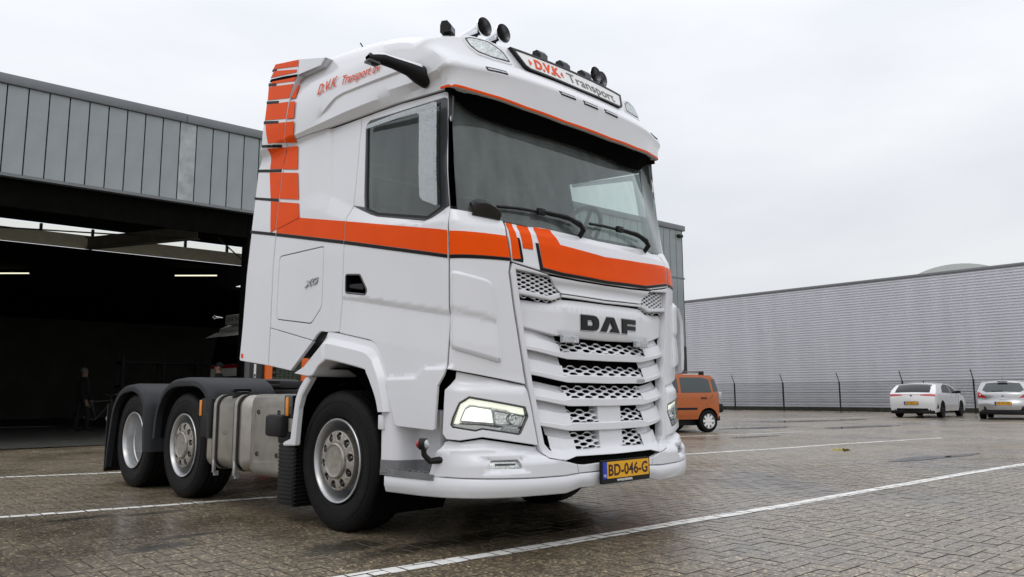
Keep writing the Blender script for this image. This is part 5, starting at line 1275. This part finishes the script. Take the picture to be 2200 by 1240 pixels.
# ---- people in the bay
skin = mat('skin', (.20, .12, .085), .6); cloth = mat('dark_clothing', (.005, .005, .006), .9, var=.3); hair_m = mat('grey_hair', (.12, .115, .105), .9)
def person(name_lab, x, y, rz, pose, cap):
    root = empty('person', name_lab, 'person', (x, y, .015), rz)
    J = {'pelvis': (0, 0, .96, .15), 'waist': (0, .0, 1.12, .145), 'chest': (0, .0, 1.32, .165), 'neck0': (0, 0, 1.47, .085), 'neck': (0, .01, 1.54, .058), 'jaw': (0, .03, 1.62, .082), 'crown': (0, .015, 1.72, .088), 'top': (0, .01, 1.785, .05)}
    for s, n_ in ((1, 'r'), (-1, 'l')):
        J.update({n_+'sh': (.17*s, 0, 1.43, .075), n_+'el': (.24*s, -.03, 1.14, .052), n_+'wr': (.23*s, .10*pose, .90, .036), n_+'ha': (.22*s, .13*pose, .82, .042),
                  n_+'hip': (.09*s, 0, .90, .105), n_+'kn': (.11*s, .04+.07*s*pose, .50, .066), n_+'an': (.12*s, .10*s*pose, .09, .045), n_+'to': (.13*s, .16+.10*s*pose, .045, .042)})
    E_ = [('pelvis', 'waist'), ('waist', 'chest'), ('chest', 'neck0'), ('neck0', 'neck'), ('neck', 'jaw'), ('jaw', 'crown'), ('crown', 'top')]
    for n_ in 'rl': E_ += [('neck0', n_+'sh'), (n_+'sh', n_+'el'), (n_+'el', n_+'wr'), (n_+'wr', n_+'ha'), ('pelvis', n_+'hip'), (n_+'hip', n_+'kn'), (n_+'kn', n_+'an'), (n_+'an', n_+'to')]
    ks = list(J); me = bpy.data.meshes.new('body'); me.from_pydata([J[k_][:3] for k_ in ks], [(ks.index(a), ks.index(b)) for a, b in E_], [])
    o = bpy.data.objects.new('body', me); COL.objects.link(o); o.parent = root
    o.modifiers.new('skin', 'SKIN'); sv = me.skin_vertices[0].data
    for i, k_ in enumerate(ks): sv[i].radius = (J[k_][3], J[k_][3]*(.75 if k_ in ('chest', 'waist', 'pelvis') else 1))
    sv[0].use_root = True
    ss_ = o.modifiers.new('sub', 'SUBSURF'); ss_.levels = 2; ss_.render_levels = 2
    dg = bpy.context.evaluated_depsgraph_get(); m2_ = bpy.data.meshes.new_from_object(o.evaluated_get(dg)); o.modifiers.clear(); o.data = m2_
    m2_.materials.clear(); m2_.materials.append(cloth); m2_.materials.append(skin)
    for p in m2_.polygons: p.material_index = 1 if (p.center.z > 1.53 or p.center.z < .87 and p.center.z > .70 and abs(p.center.x) > .16) else 0
    m2_.shade_smooth()
    mb = MB(); c = (0, .02, 1.69)
    for a in range(1): mb.lathe([(.105*math.sin(t), .098*math.cos(t)) for t in [R(-5+19*k_) for k_ in range(6)]], (0, .0, 1.69), 'z', 20)
    if cap: mb.box((-.075, .06, 1.705), (.075, .20, 1.72), bev=.006)
    mb.build('cap' if cap else 'hair', cloth if cap else hair_m, root)
    mb = MB(); mb.lathe([(.125, 0), (.12, .014), (.10, .016), (.085, .008)], (0, 0, 1.645), 'y', 8); 
    for s in (1, -1): mb.box((.085*s-.012, -.005, 1.63), (.085*s+.012, .03, 1.69), bev=.008)
    mb.build('face_features', skin, root); return root
person('person in dark jacket and peaked cap standing beside the second truck', 4.05, 13.5, R(60), .3, True)
person('person in dark clothes with grey hair walking in the dark bay', 2.75, 19.3, R(-70), 1.0, False)
# ---- racking, bicycle and a small lamp in the gloom
rk = empty('storage_rack', 'steel storage rack standing in the dark bay behind the bicycle', 'rack', (4.9, 22.6, 0), R(-4))
for xo in (0, 1.3, 2.6, 3.9):
    for yo in (0, .7): mb = MB(); mb.box((xo-.03, yo-.03, .02), (xo+.03, yo+.03, 2.4)); mb.build('upright', steel, rk)
for z in (.5, 1.3, 2.1): mb = MB(); mb.box((-.05, -.02, z), (3.95, .72, z+.06)); mb.build('shelf', steel, rk)
bk = empty('bicycle', 'dark bicycle parked in the unlit bay to the left of the truck', 'bicycle', (3.55, 20.3, .015), R(20))
for xo in (-.52, .52):
    mb = MB(); mb.tube([(xo+.33*math.cos(a), 0, .345+.33*math.sin(a)) for a in [2*math.pi*k/24 for k in range(25)]], .018, 6, caps=False)
    for k in range(8): a = math.pi*k/8; mb.tube([(xo+.32*math.cos(a), 0, .345+.32*math.sin(a)), (xo-.32*math.cos(a), 0, .345-.32*math.sin(a))], .003, 3, caps=False)
    mb.build('wheel', rubber, bk)
mb = MB()
for a, b in (((-.52, 0, .345), (-.15, 0, .30)), ((-.15, 0, .3), (-.28, 0, .85)), ((-.28, 0, .82), (.36, 0, .86)), ((-.15, 0, .3), (.36, 0, .80)), ((.34, 0, .95), (.52, 0, .345)), ((-.52, 0, .345), (-.28, 0, .8))): mb.tube([a, b], .016, 6)
mb.build('frame', girder_m, bk)
mb = MB(); mb.tube([(.30, -.28, 1.05), (.34, 0, 1.0), (.30, .28, 1.05)], .012, 6); mb.build('handlebar', alloy, bk)
mb = MB(); mb.box((-.40, -.07, .88), (-.14, .07, .93), bev=.02); mb.build('saddle', black, bk)
fl2 = empty('floor_lamp', 'small round pale lamp low down just left of the rear wheel', 'lamp', (2.62, 16.58, .015), R(-20))
mb = MB(); mb.box((-.16, -.1, 0), (.16, .1, .04)); mb.tube([(0, 0, .04), (0, 0, .34)], .02, 6); mb.build('stand', steel, fl2)
mb = MB(); mb.lathe([(-.03, .0), (-.03, .085), (-.0, .095), (.06, .07), (.07, 0)], (0, -.02, .42), 'y', 20); mb.build('lamp_head', off_white, fl2)

# ---- second truck, parked across the bay behind the first
t2m = mat('dim_white_paint', (.74, .74, .70), .35, var=.1)
t2 = empty('truck', 'second white truck with lettered roof sign and red stripe half hidden inside the shed', 'truck', (8.6, 19.2, .015), R(184))
def sect(x, w, zl, zh): return [(x, -w, zl), (x, -w, zl+.9), (x, -w, zh-.25), (x, -w*.93, zh), (x, w*.93, zh), (x, w, zh-.25), (x, w, zl+.9), (x, w, zl)]
loft('cab_body', [sect(-1.2, 1.23, 1.0, 3.35), sect(1.0, 1.23, .9, 3.4), sect(1.45, 1.21, .8, 3.2), sect(1.62, 1.14, .6, 1.95), sect(1.72, 1.1, .45, 1.9)], t2m, t2, closed=True, sharp=25)
mb = MB(); mb.add([(1.735, -1.08, .45), (1.735, 1.08, .45), (1.735, 1.08, 1.9), (1.735, -1.08, 1.9)], [(0, 1, 2, 3)]); mb.build('front_panel', t2m, t2)
mb = MB(); mb.add([(1.75, -1.05, 1.98), (1.75, 1.05, 1.98), (1.52, 1.10, 3.0), (1.52, -1.10, 3.0)], [(0, 1, 2, 3)]); mb.build('windscreen', blackg, t2)
mb = MB(); mb.add([(1.55, -1.18, 3.06), (1.55, 1.18, 3.06), (1.95, 1.14, 2.86), (1.95, -1.14, 2.86)], [(0, 1, 2, 3)]); mb.build('sun_visor', t2m, t2)
mb = MB(); mb.box((1.1, -.75, 3.30), (1.5, .75, 3.62), bev=.05); s2 = mb.build('roof_sign', t2m, t2)
text_on('sign_word', 'D.V.K Transport', .2, lambda a, b, c: (1.508+c, a, 3.46+b), badge, s2, width=1.3)
for y in (-.9, .9):
    mb = MB(); mb.lathe([(0, .09), (.05, .06), (.3, .02)], (1.2, y, 3.55), 'x', 14); mb.v = [(3.0-v[0], v[1], v[2]) for v in mb.v]; mb.build('air_horn', chrome, t2)
mb = MB(); mb.box((-1.2, -1.245, 1.95), (1.4, -1.236, 2.1)); mb.box((-1.2, 1.236, 1.95), (1.4, 1.245, 2.1)); mb.box((1.745, -1.05, 1.86), (1.755, 1.05, 1.96)); mb.build('red_stripe', red_l, t2)
for z in (.75, .95, 1.15, 1.35, 1.55): mb = MB(); mb.box((1.738, -.8, z), (1.77, .8, z+.05), bev=.01); mb.build('grille_slat', steel, t2)
for y in (-.85, .85): mb = MB(); mb.box((1.73, y-.18, .62), (1.76, y+.18, .82), bev=.02); mb.build('headlight', clear_l, t2)
for xw in (.2, -2.6):
    for y in (-1.0, 1.0): mb = MB(); mb.lathe([(-.14, .28), (-.15, .48), (.15, .48), (.14, .28), (.05, .25), (.05, 0)], (0, 0, 0), 'y', 28); o = mb.build('wheel', rubber, t2); o.location = (xw, y, .49)
mb = MB(); mb.box((-3.6, -.45, .7), (1.0, .45, 1.0)); mb.build('chassis', steel, t2)

# ================================================================== SILVER HALL, FENCE
silver = mat('silver_cladding', (.66, .67, .71), .42, .35, var=.05, scale=.5)
for n_ in silver.node_tree.nodes:
    if n_.type == 'TEX_NOISE':
        mpn = silver.node_tree.nodes.new('ShaderNodeMapping'); mpn.inputs['Scale'].default_value = (3, 3, .35); tcn = silver.node_tree.nodes.new('ShaderNodeTexCoord')
        silver.node_tree.links.new(tcn.outputs['Object'], mpn.inputs[0]); silver.node_tree.links.new(mpn.outputs[0], n_.inputs['Vector'])
silver_d = mat('hall_edge_grey', (.20, .205, .215), .5, .3); plinth_m = mat('mossy_plinth', (.030, .032, .020), .9, var=.5, scale=3)
hall = empty('silver_hall', 'long silver hall of horizontal corrugated sheet standing behind the wire fence', 'building', (40.62, 4.6, 0), R(-94))
z = .22; prof = []; PT = .1475
while z < 7.2:
    prof += [(0, z), (0, z+.060), (.066, z+.078), (.066, z+.126)]; z += PT
prof.append((0, z))
v = []; f = []
for xl in (14, -20.2):
    v += [(xl, p[0], p[1]) for p in prof]
n = len(prof)
for i in range(n-1): f.append((i, i+1, n+i+1, n+i))
obj('corrugated_sheet', v, f, silver, hall, False)
mb = MB(); mb.box((-20.25, -.05, z-.02), (14, .4, z+.12), bev=.01); mb.build('coping', silver_d, hall)
mb = MB(); mb.box((-20.28, -.02, 0), (-20.2, 12, z)); mb.box((-20.2, .12, .0), (14, 12, z-.05)); mb.build('hall_body', silver_d, hall)
mb = MB(); mb.box((-20.2, -.06, 0), (14, .1, .225)); mb.build('plinth', plinth_m, hall)
dm = mat('rooflight_dome_sheet', (.52, .55, .52), .6); rows = []
for k in range(25):
    a = math.pi*k/24; rows.append([(-5.6+3.9*math.cos(a), yy, 6.6+2.45*math.sin(a)) for yy in (8.5, 10, 11.9)])
dv = loft('barrel_vault', rows, dm, hall, sharp=30)
mb = MB(); mb.add([r[0] for r in rows], [tuple(range(25))]); mb.build('vault_end', dm, hall)
mb = MB(); mb.box((41.5, 27, 0), (49, 40, 5.6)); o = mb.build('distant_shed', doorm, None); tag(o, 'low dark shed glimpsed in the gap between the two halls', 'building')
fence = empty('wire_fence', 'wire mesh fence with cranked dark posts in front of the silver hall', 'fence', (39.2, 6.27, 0), R(86))
fm = mat('fence_steel', (.018, .019, .020), .5, .4)
FX = [-10.0, -6.7, -3.35, 0, 3.42, 6.85, 10.3, 13.6, 16.6]
mp0 = None
for x in FX:
    mb = MB(); mb.box((-.032, -.032, 0), (.032, .032, 1.66)); mb.tube([(0, 0, 1.64), (0, .30, 2.15)], .024, 6)
    if mp0 is None: o = mb.build('post', fm, fence); mp0 = o.data
    else: o = bpy.data.objects.new('post', mp0); COL.objects.link(o); o.parent = fence
    o.location = (x, 0, 0)
mb = MB()
for z in (.06, .55, 1.05, 1.62): mb.box((-10, -.006, z-.007), (16.6, .006, z+.007))
mb.build('line_wire', fm, fence)
mb = MB(); x = -10
while x < 16.6:
    mb.add([(x, 0, .05), (x+.011, 0, .05), (x+.011, 0, 1.62), (x, 0, 1.62)], [(0, 1, 2, 3)]); x += .055
wmesh = mb.build('wire_mesh', fm, fence, False, fix=False); wmesh['kind'] = 'stuff'
# weeds along the plinth
weed = mat('weed_green', (.030, .045, .012), .8, var=.5); mb = MB(); g_ = random.Random(5)
for k in range(900):
    x, y = g_.uniform(-10, 17), g_.uniform(-.4, .35); h = g_.uniform(.03, .14)*(1.5 if g_.random() < .1 else 1); a = g_.uniform(0, 6.28); w = .02; dx, dy = math.cos(a), math.sin(a)
    mb.add([(x-w*dx, y-w*dy, 0), (x+w*dx, y+w*dy, 0), (x+dy*h*.4, y+dx*h*.4, h)], [(0, 1, 2)])
wd = mb.build('weeds', weed, None, False, fix=False); wd.location = (39.6, 6.27, 0); wd.rotation_euler = (0, 0, R(86)); wd['kind'] = 'stuff'

# ================================================================== CARS
car_white = mat('car_white', (.74, .75, .76), .18, coat=.6, var=.02); car_silver = mat('car_silver', (.46, .465, .475), .25, .55, coat=.5, var=.03); car_orange = mat('car_orange', (.42, .095, .010), .25, .15, coat=.6, var=.04)
car_glass = mat('car_window', (.008, .010, .012), .10, spec=.4); car_glass2 = mat('car_window_pale', (.035, .048, .05), .08, coat=.5)
def car(spec):
    root = empty(spec['name'], spec['label'], 'car', spec['loc'], R(spec['rz']), spec.get('group'))
    Pf = resample(smooth_path([(a, b) for a, b in spec['prof']], 6), 90); W = spec['W']/2; zb_ = spec['belt']; zt_ = max(p[1] for p in Pf); L0, L1 = min(p[0] for p in Pf), max(p[0] for p in Pf)
    def hw(x, z):
        k = W*(1-spec['tum']*clamp01((z-zb_)/(zt_-zb_))**1.3)*(1-.05*clamp01((.45-z)/.3))
        e_ = min(x-L0, L1-x); return k-.09*(1-clamp01(e_/.55))**2
    def edge(p, v):
        x, z = p; bow = spec['bow']; fx = clamp01((abs(x)-.25*(L1-L0))/(.25*(L1-L0)))
        x2 = x-math.copysign(bow*fx*abs(v)**2.6, x); z2 = z-spec['crown']*abs(v)**2.4*clamp01((z-.7)/.6)
        return x2, z2
    VV = [-1, -.985, -.94, -.86, -.7, -.45, -.2, 0, .2, .45, .7, .86, .94, .985, 1]
    rows = []
    for p in Pf:
        r = []
        for v in VV:
            x, z = edge(p, v); r.append((x, v*hw(x, z), z))
        rows.append(r)
    body = loft('body', rows, spec['mat'], root, sharp=35)
    outl = [edge(p, 1) for p in Pf]
    low = spec['sill']; arches = []
    bot = [(outl[-1][0], low)]
    for xw in sorted(spec['wx'], reverse=True):
        ra = spec['wr']+.055
        bot += [(xw+ra*math.cos(R(a)), spec['wr']+ra*math.sin(R(a))) for a in range(-10, 191, 20)]
    bot.append((outl[0][0], low))
    bot = [(x, max(low, z)) for x, z in bot]
    sidep = outl+bot
    for sg in (1, -1):
        fn = lambda a, b, o=0., sg=sg: (a, sg*(hw(a, b)+o), b)
        panel('side_panel', fn, sidep, spec['mat'], root, bev=.002, thick=.02, grid=.12)
        for w_ in spec['windows']:
            panel('side_window', fn if 0 else (lambda a, b, o=0., sg=sg: (a, sg*(hw(a, b)+.004+o), b)), roundc(w_, .03), spec.get('sg', car_glass), root, bev=.003, thick=.01, grid=.12)
        for d_ in spec.get('seams', ()):
            mb = MB(); mb.tube([(a, sg*(hw(a, b)+.001), b) for a, b in d_], .004, 4); mb.build('door_seam', black, root)
        for hx, hz in spec.get('handles', ()):
            mb = MB(); mb.box((hx-.09, sg*hw(hx, hz)-.012, hz-.015), (hx+.09, sg*hw(hx, hz)+.025*1, hz+.015), bev=.006); mb.build('door_handle', spec.get('handle_mat', spec['mat']), root)
        if spec.get('strip'):
            x0, x1, z0, z1 = spec['strip']; panel('side_moulding', lambda a, b, o=0., sg=sg: (a, sg*(hw(a, b)+.012+o), b), [(x0, z0), (x1, z0), (x1, z1), (x0, z1)], black, root, bev=.005, thick=.02)
        for xw in spec['wx']:
            w = bpy.data.objects.new('wheel', None); COL.objects.link(w); w.parent = root; w.location = (xw, sg*(W-.10), spec['wr']); w.rotation_euler = (0, 0, 0 if sg > 0 else math.pi); w.empty_display_size = .1
            r = spec['wr']; mb = MB(); mb.lathe([(-.10, r*.6), (-.11, r*.92), (-.09, r), (.07, r), (.095, r*.93), (.098, r*.72), (.085, r*.66)], (0, 0, 0), 'y', 36); mb.build('tyre', rubber, w)
            mb = MB(); mb.lathe([(.085, r*.67), (.095, r*.66), (.07, r*.60), (.03, r*.55), (.02, r*.1), (.02, 0)], (0, 0, 0), 'y', 36, mi=0)
            mb.build('rim', spec['rimd'], w)
            mb = MB()
            for k in range(spec['spokes']):
                Mx = Matrix.Rotation(2*math.pi*k/spec['spokes'], 4, 'Y'); mb.box((-.035, .055, .03), (.035, .08, r*.62), bev=.008, M=Mx)
            mb.lathe([(.05, .06), (.085, .055), (.09, 0)], (0, 0, 0), 'y', 16); mb.build('spokes', spec['rimm'], w)
    # underbody
    mb = MB(); mb.box((L0+.12, -W+.22, .18), (L1-.12, W-.22, low+.25)); mb.box((L0+.05, -W+.08, spec.get('val', low)-.05), (L0+.5, W-.08, low+.08), bev=.03); mb.build('underbody', black, root)
    def tail(v, t, o=0.):          # point on the wrapped skin; t = index run along the outline
        t = clamp01(t)*(len(Pf)-1); i = min(int(t), len(Pf)-2); u = t-i; p = (Pf[i][0]+(Pf[i+1][0]-Pf[i][0])*u, Pf[i][1]+(Pf[i+1][1]-Pf[i][1])*u)
        x, z = edge(p, v); n = Vector((-(Pf[i+1][1]-Pf[i][1]), 0, Pf[i+1][0]-Pf[i][0])); n.normalize()
        return (x+n.x*o, v*hw(x, z), z+n.z*o)
    def t_of(z, x=None):             # outline run for a height on the tail
        for i in range(len(Pf)-1):
            if Pf[i][1] <= z <= Pf[i+1][1]: return (i+(z-Pf[i][1])/max(1e-6, Pf[i+1][1]-Pf[i][1]))/(len(Pf)-1)
        return .3
    def patch(nm, poly, m_, of=.006, th=.01, bev=.004, par=root, g=.06):    # poly in (v, z) on the tail
        return panel(nm, lambda a, b, o=0.: tail(a, b/6, of+o), [(v, t_of(z)*6) for v, z in densify(poly, .12)], m_, par, bev=.0 if 0 else .0015, thick=th, grid=g)
    if spec.get('rearglass'):
        patch('rear_window', roundc(spec['rearglass'], .02), spec.get('rg', car_glass), .005)
    for poly in spec.get('tails', ()):
        for s in (1, -1): patch('tail_light', [(v*s, z) for v, z in poly], red_l, .008)
    for poly, m_ in spec.get('tailx', ()):
        for s in (1, -1): patch('reversing_light', [(v*s, z) for v, z in poly], m_, .012, g=.03)
    for nm, poly, m_ in spec.get('patches', ()): patch(nm, poly, m_, .007)
    if spec.get('plate'):
        z, txt = spec['plate']; q = Vector(tail(0, t_of(z))); 
        mb = MB(); mb.box((q.x-.022, -.27, z-.062), (q.x+.03, .27, z+.062), bev=.004); pl = mb.build('number_plate', black, root)
        mb = MB(); mb.box((q.x-.026, -.255, z-.052), (q.x-.022, .21, z+.052)); mb.build('plate_face', yellow, pl)
        mb = MB(); mb.box((q.x-.026, .212, z-.052), (q.x-.022, .255, z+.052)); mb.build('plate_band', blue, pl)
        text_on('registration', txt, .1, lambda a, b, c, q=q, z=z: (q.x-.0275-c, -.02-a, z+b*.95), plate_ink, pl, width=.40, bold=.001)
    for x, z in spec.get('mirrors', ()):
        for s in (1, -1): mb = MB(); y = s*hw(x, z); mb.box((x-.06, min(y, y+s*.19), z-.02), (x+.07, max(y, y+s*.19), z+.10), bev=.03); mb.build('door_mirror', spec.get('mirm', spec['mat']), root)
    spec.get('extra', lambda *a: None)(root, tail, t_of, hw)
    return root
def kia_extra(root, tail, t_of, hw):
    q = tail(0, t_of(.98))
    mb = MB(); mb.box((-.62, -.01, 1.42), (-.50, .01, 1.50), bev=.008); mb.build('roof_fin', black, root)
    for s in (1, -1):
        mb = MB(); mb.prism([(-2.05, .36), (-1.86, .40), (-1.98, .62)], lambda a, b, c, s=s: (a, s*(hw(a, b)+c), b), -.01, .006); mb.build('bumper_vent', black, root, False)
        mb = MB(); mb.box((q[0]-.0+.06, .38*s-.09, .30), (q[0]+.12, .38*s+.09, .345), bev=.015); mb.build('exhaust_tip', alloy, root)
    mb = MB(); mb.lathe([(0, .045), (-.012, .045), (-.014, 0)], (tail(0, t_of(.90))[0], 0, .90), 'x', 16); mb.build('tail_emblem', badge_s, root)
    mb = MB(); mb.box((-2.44, -.02, .33), (-2.30, .02, .37)); mb.build('tow_hook', black, root)
car(dict(name='parked_car', label='white fastback estate car with slim tail lights parked by the fence', loc=(32.05, 6.17, 0), rz=1, W=1.80, belt=.95, tum=.24, bow=.14, crown=.05, sill=.22, wr=.325, wx=(-1.33, 1.32), mat=car_white,
    prof=[(-2.28, .22), (-2.31, .42), (-2.34, .62), (-2.31, .86), (-2.24, 1.0), (-1.98, 1.20), (-1.62, 1.375), (-1.1, 1.42), (-.35, 1.435), (.25, 1.38), (.75, 1.19), (1.12, .99), (1.7, .88), (2.1, .74), (2.26, .52), (2.25, .22)],
    windows=[[(-1.32, 1.01), (-.10, .99), (-.10, 1.34), (-.55, 1.36), (-1.0, 1.27)], [(-.04, .99), (.92, .985), (.45, 1.22), (.10, 1.33), (-.04, 1.345)]], seams=[[(-.07, .98), (-.07, .40)], [(.95, .95), (.9, .45)]], handles=[(-.25, .84), (.68-.9, .84)],
    rimd=black, rimm=steel, spokes=5, rearglass=[(-.78, 1.03), (.78, 1.03), (.80, 1.31), (-.80, 1.31)], tails=[[(.42, .90), (1.0, .88), (1.0, .965), (.86, .975), (.42, .945)]],
    patches=[('tail_bar', [(-.42, .925), (.42, .925), (.42, .94), (-.42, .94)], red_l), ('spoiler', [(-.86, 1.315), (.86, 1.315), (.84, 1.365), (-.84, 1.365)], blackg), ('diffuser', [(-.8, .25), (.8, .25), (.70, .385), (-.70, .385)], black)],
    plate=(.60, 'ZF-867-L'), mirrors=[(.62, 1.0)], mirm=black, extra=kia_extra))
def corsa_extra(root, tail, t_of, hw):
    mb = MB(); mb.tube([(-1.45, 0, 1.49), (-1.62, 0, 1.62)], .006, 5); mb.box((-1.66, -.16, 1.395), (-1.58, .16, 1.425), bev=.01); mb.build('aerial', black, root)
    mb = MB(); mb.tube([tail(0, t_of(1.06), .02), tail(-.0, t_of(1.05), .03), tail(.45, t_of(1.045), .02)], .010, 5); mb.build('rear_wiper', black, root)
    mb = MB(); q = tail(0, t_of(.88)); mb.lathe([(0, .045), (-.012, .045), (-.014, 0)], (q[0], 0, .88), 'x', 16); mb.build('tail_emblem', badge_s, root)
    mb = MB(); q = tail(0, t_of(.76)); mb.box((q[0]-.02, -.12, .735), (q[0]+.02, .12, .775), bev=.006); mb.build('tailgate_handle', car_white, root)
car(dict(name='parked_car', label='silver hatchback with red teardrop tail lights cut by the right picture edge', loc=(31.25, 3.05, 0), rz=8, W=1.72, belt=.98, tum=.22, bow=.26, crown=.06, sill=.24, wr=.30, wx=(-1.22, 1.25), mat=car_silver,
    prof=[(-1.95, .24), (-2.0, .42), (-2.01, .58), (-1.93, .74), (-1.90, .95), (-1.82, 1.05), (-1.58, 1.36), (-1.42, 1.45), (-.5, 1.49), (.2, 1.43), (.62, 1.25), (.98, 1.02), (1.6, .88), (1.92, .65), (1.98, .24)],
    windows=[[(-1.25, 1.06), (-.12, 1.02), (-.12, 1.39), (-.55, 1.40), (-1.0, 1.33)], [(-.05, 1.02), (.80, 1.0), (.45, 1.24), (.10, 1.37), (-.05, 1.39)]], seams=[[(-.09, 1.0), (-.09, .4)]], handles=[(-.3, .92)],
    rimd=steel, rimm=alloy, spokes=7, rearglass=[(-.66, 1.03), (.66, 1.03), (.82, 1.12), (.74, 1.38), (-.74, 1.38), (-.82, 1.12)], rg=car_glass2, tails=[[(.62, .80), (.98, .84), (1.0, 1.04), (.93, 1.06), (.80, .95)]],
    tailx=[([(.86, .90), (.92, .90), (.92, .96), (.86, .96)], clear_l)], patches=[('bumper_underside', [(-.9, .25), (.9, .25), (.9, .36), (-.9, .36)], steel)], plate=(.60, '05-TP-FZ'), mirrors=[(.62, 1.05)], extra=corsa_extra))
def panda_extra(root, tail, t_of, hw):
    for s in (1, -1):
        mb = MB(); mb.tube([(-1.15, s*.55, 1.50), (-1.08, s*.56, 1.565), (.2, s*.57, 1.565), (.28, s*.56, 1.49)], .018, 6); mb.build('roof_rail', greyf, root)
        mb = MB(); mb.box((-1.2, s*.55-.03, 1.48), (-1.06, s*.55+.03, 1.585), bev=.01); mb.build('rail_foot', black, root)
        # slim lamps up the rear pillars, bumper corner guard
        mb = MB(); mb.box((-1.66, s*.67-.05, .88), (-1.55, s*.67+.05, 1.04), bev=.02); mb.build('rear_lamp', clear_l, root)
    mb = MB(); mb.box((-1.70, -.73, .50), (-1.48, .73, .74), bev=.05); mb.build('rear_bumper', black, root)
    mb = MB(); mb.tube([(-1.56, -.71, .75), (-1.70, -.60, .76), (-1.70, .60, .76), (-1.56, .71, .75)], .014, 6); mb.build('bumper_bar', alloy, root)
rzp = 160; cr_, sr_ = math.cos(R(rzp)), math.sin(R(rzp)); lx, ly = -1.15, .70
car(dict(name='parked_car', label='small burnt orange boxy car with roof rails half hidden behind the truck', loc=(13.80-(lx*cr_-ly*sr_), 5.96-(lx*sr_+ly*cr_), 0), rz=rzp, W=1.58, belt=.98, tum=.13, bow=.10, crown=.05, sill=.34, wr=.29, wx=(-1.15, 1.15), mat=car_orange,
    prof=[(-1.60, .36), (-1.64, .60), (-1.63, .85), (-1.60, 1.02), (-1.52, 1.38), (-1.42, 1.49), (-1.2, 1.525), (-.3, 1.54), (.5, 1.48), (.8, 1.27), (1.08, 1.05), (1.6, .93), (1.74, .70), (1.74, .36)],
    windows=[[(-1.53, 1.05), (-1.34, 1.05), (-1.30, 1.38), (-1.44, 1.38)], [(-1.27, 1.03), (-.28, 1.02), (-.28, 1.42), (-1.0, 1.42), (-1.22, 1.37)], [(-.20, 1.02), (.78, 1.02), (.45, 1.38), (.3, 1.42), (-.20, 1.42)]], seams=[[(-.24, 1.44), (-.24, .42)], [(-1.28, 1.40), (-1.30, .95), (-1.05, .68)]], handles=[(-1.0, .885), (-.05, .885)], handle_mat=black, strip=(-.78, .85, .585, .64), sg=car_glass2,
    rimd=alloy, rimm=off_white, spokes=8, tails=[[(.80, 1.02), (.99, 1.02), (.99, 1.36), (.82, 1.36)]], rearglass=[(-.72, 1.04), (.72, 1.04), (.72, 1.40), (-.72, 1.40)], plate=(.80, '28-TX-KD'), mirrors=[(.55, 1.04)], extra=panda_extra))
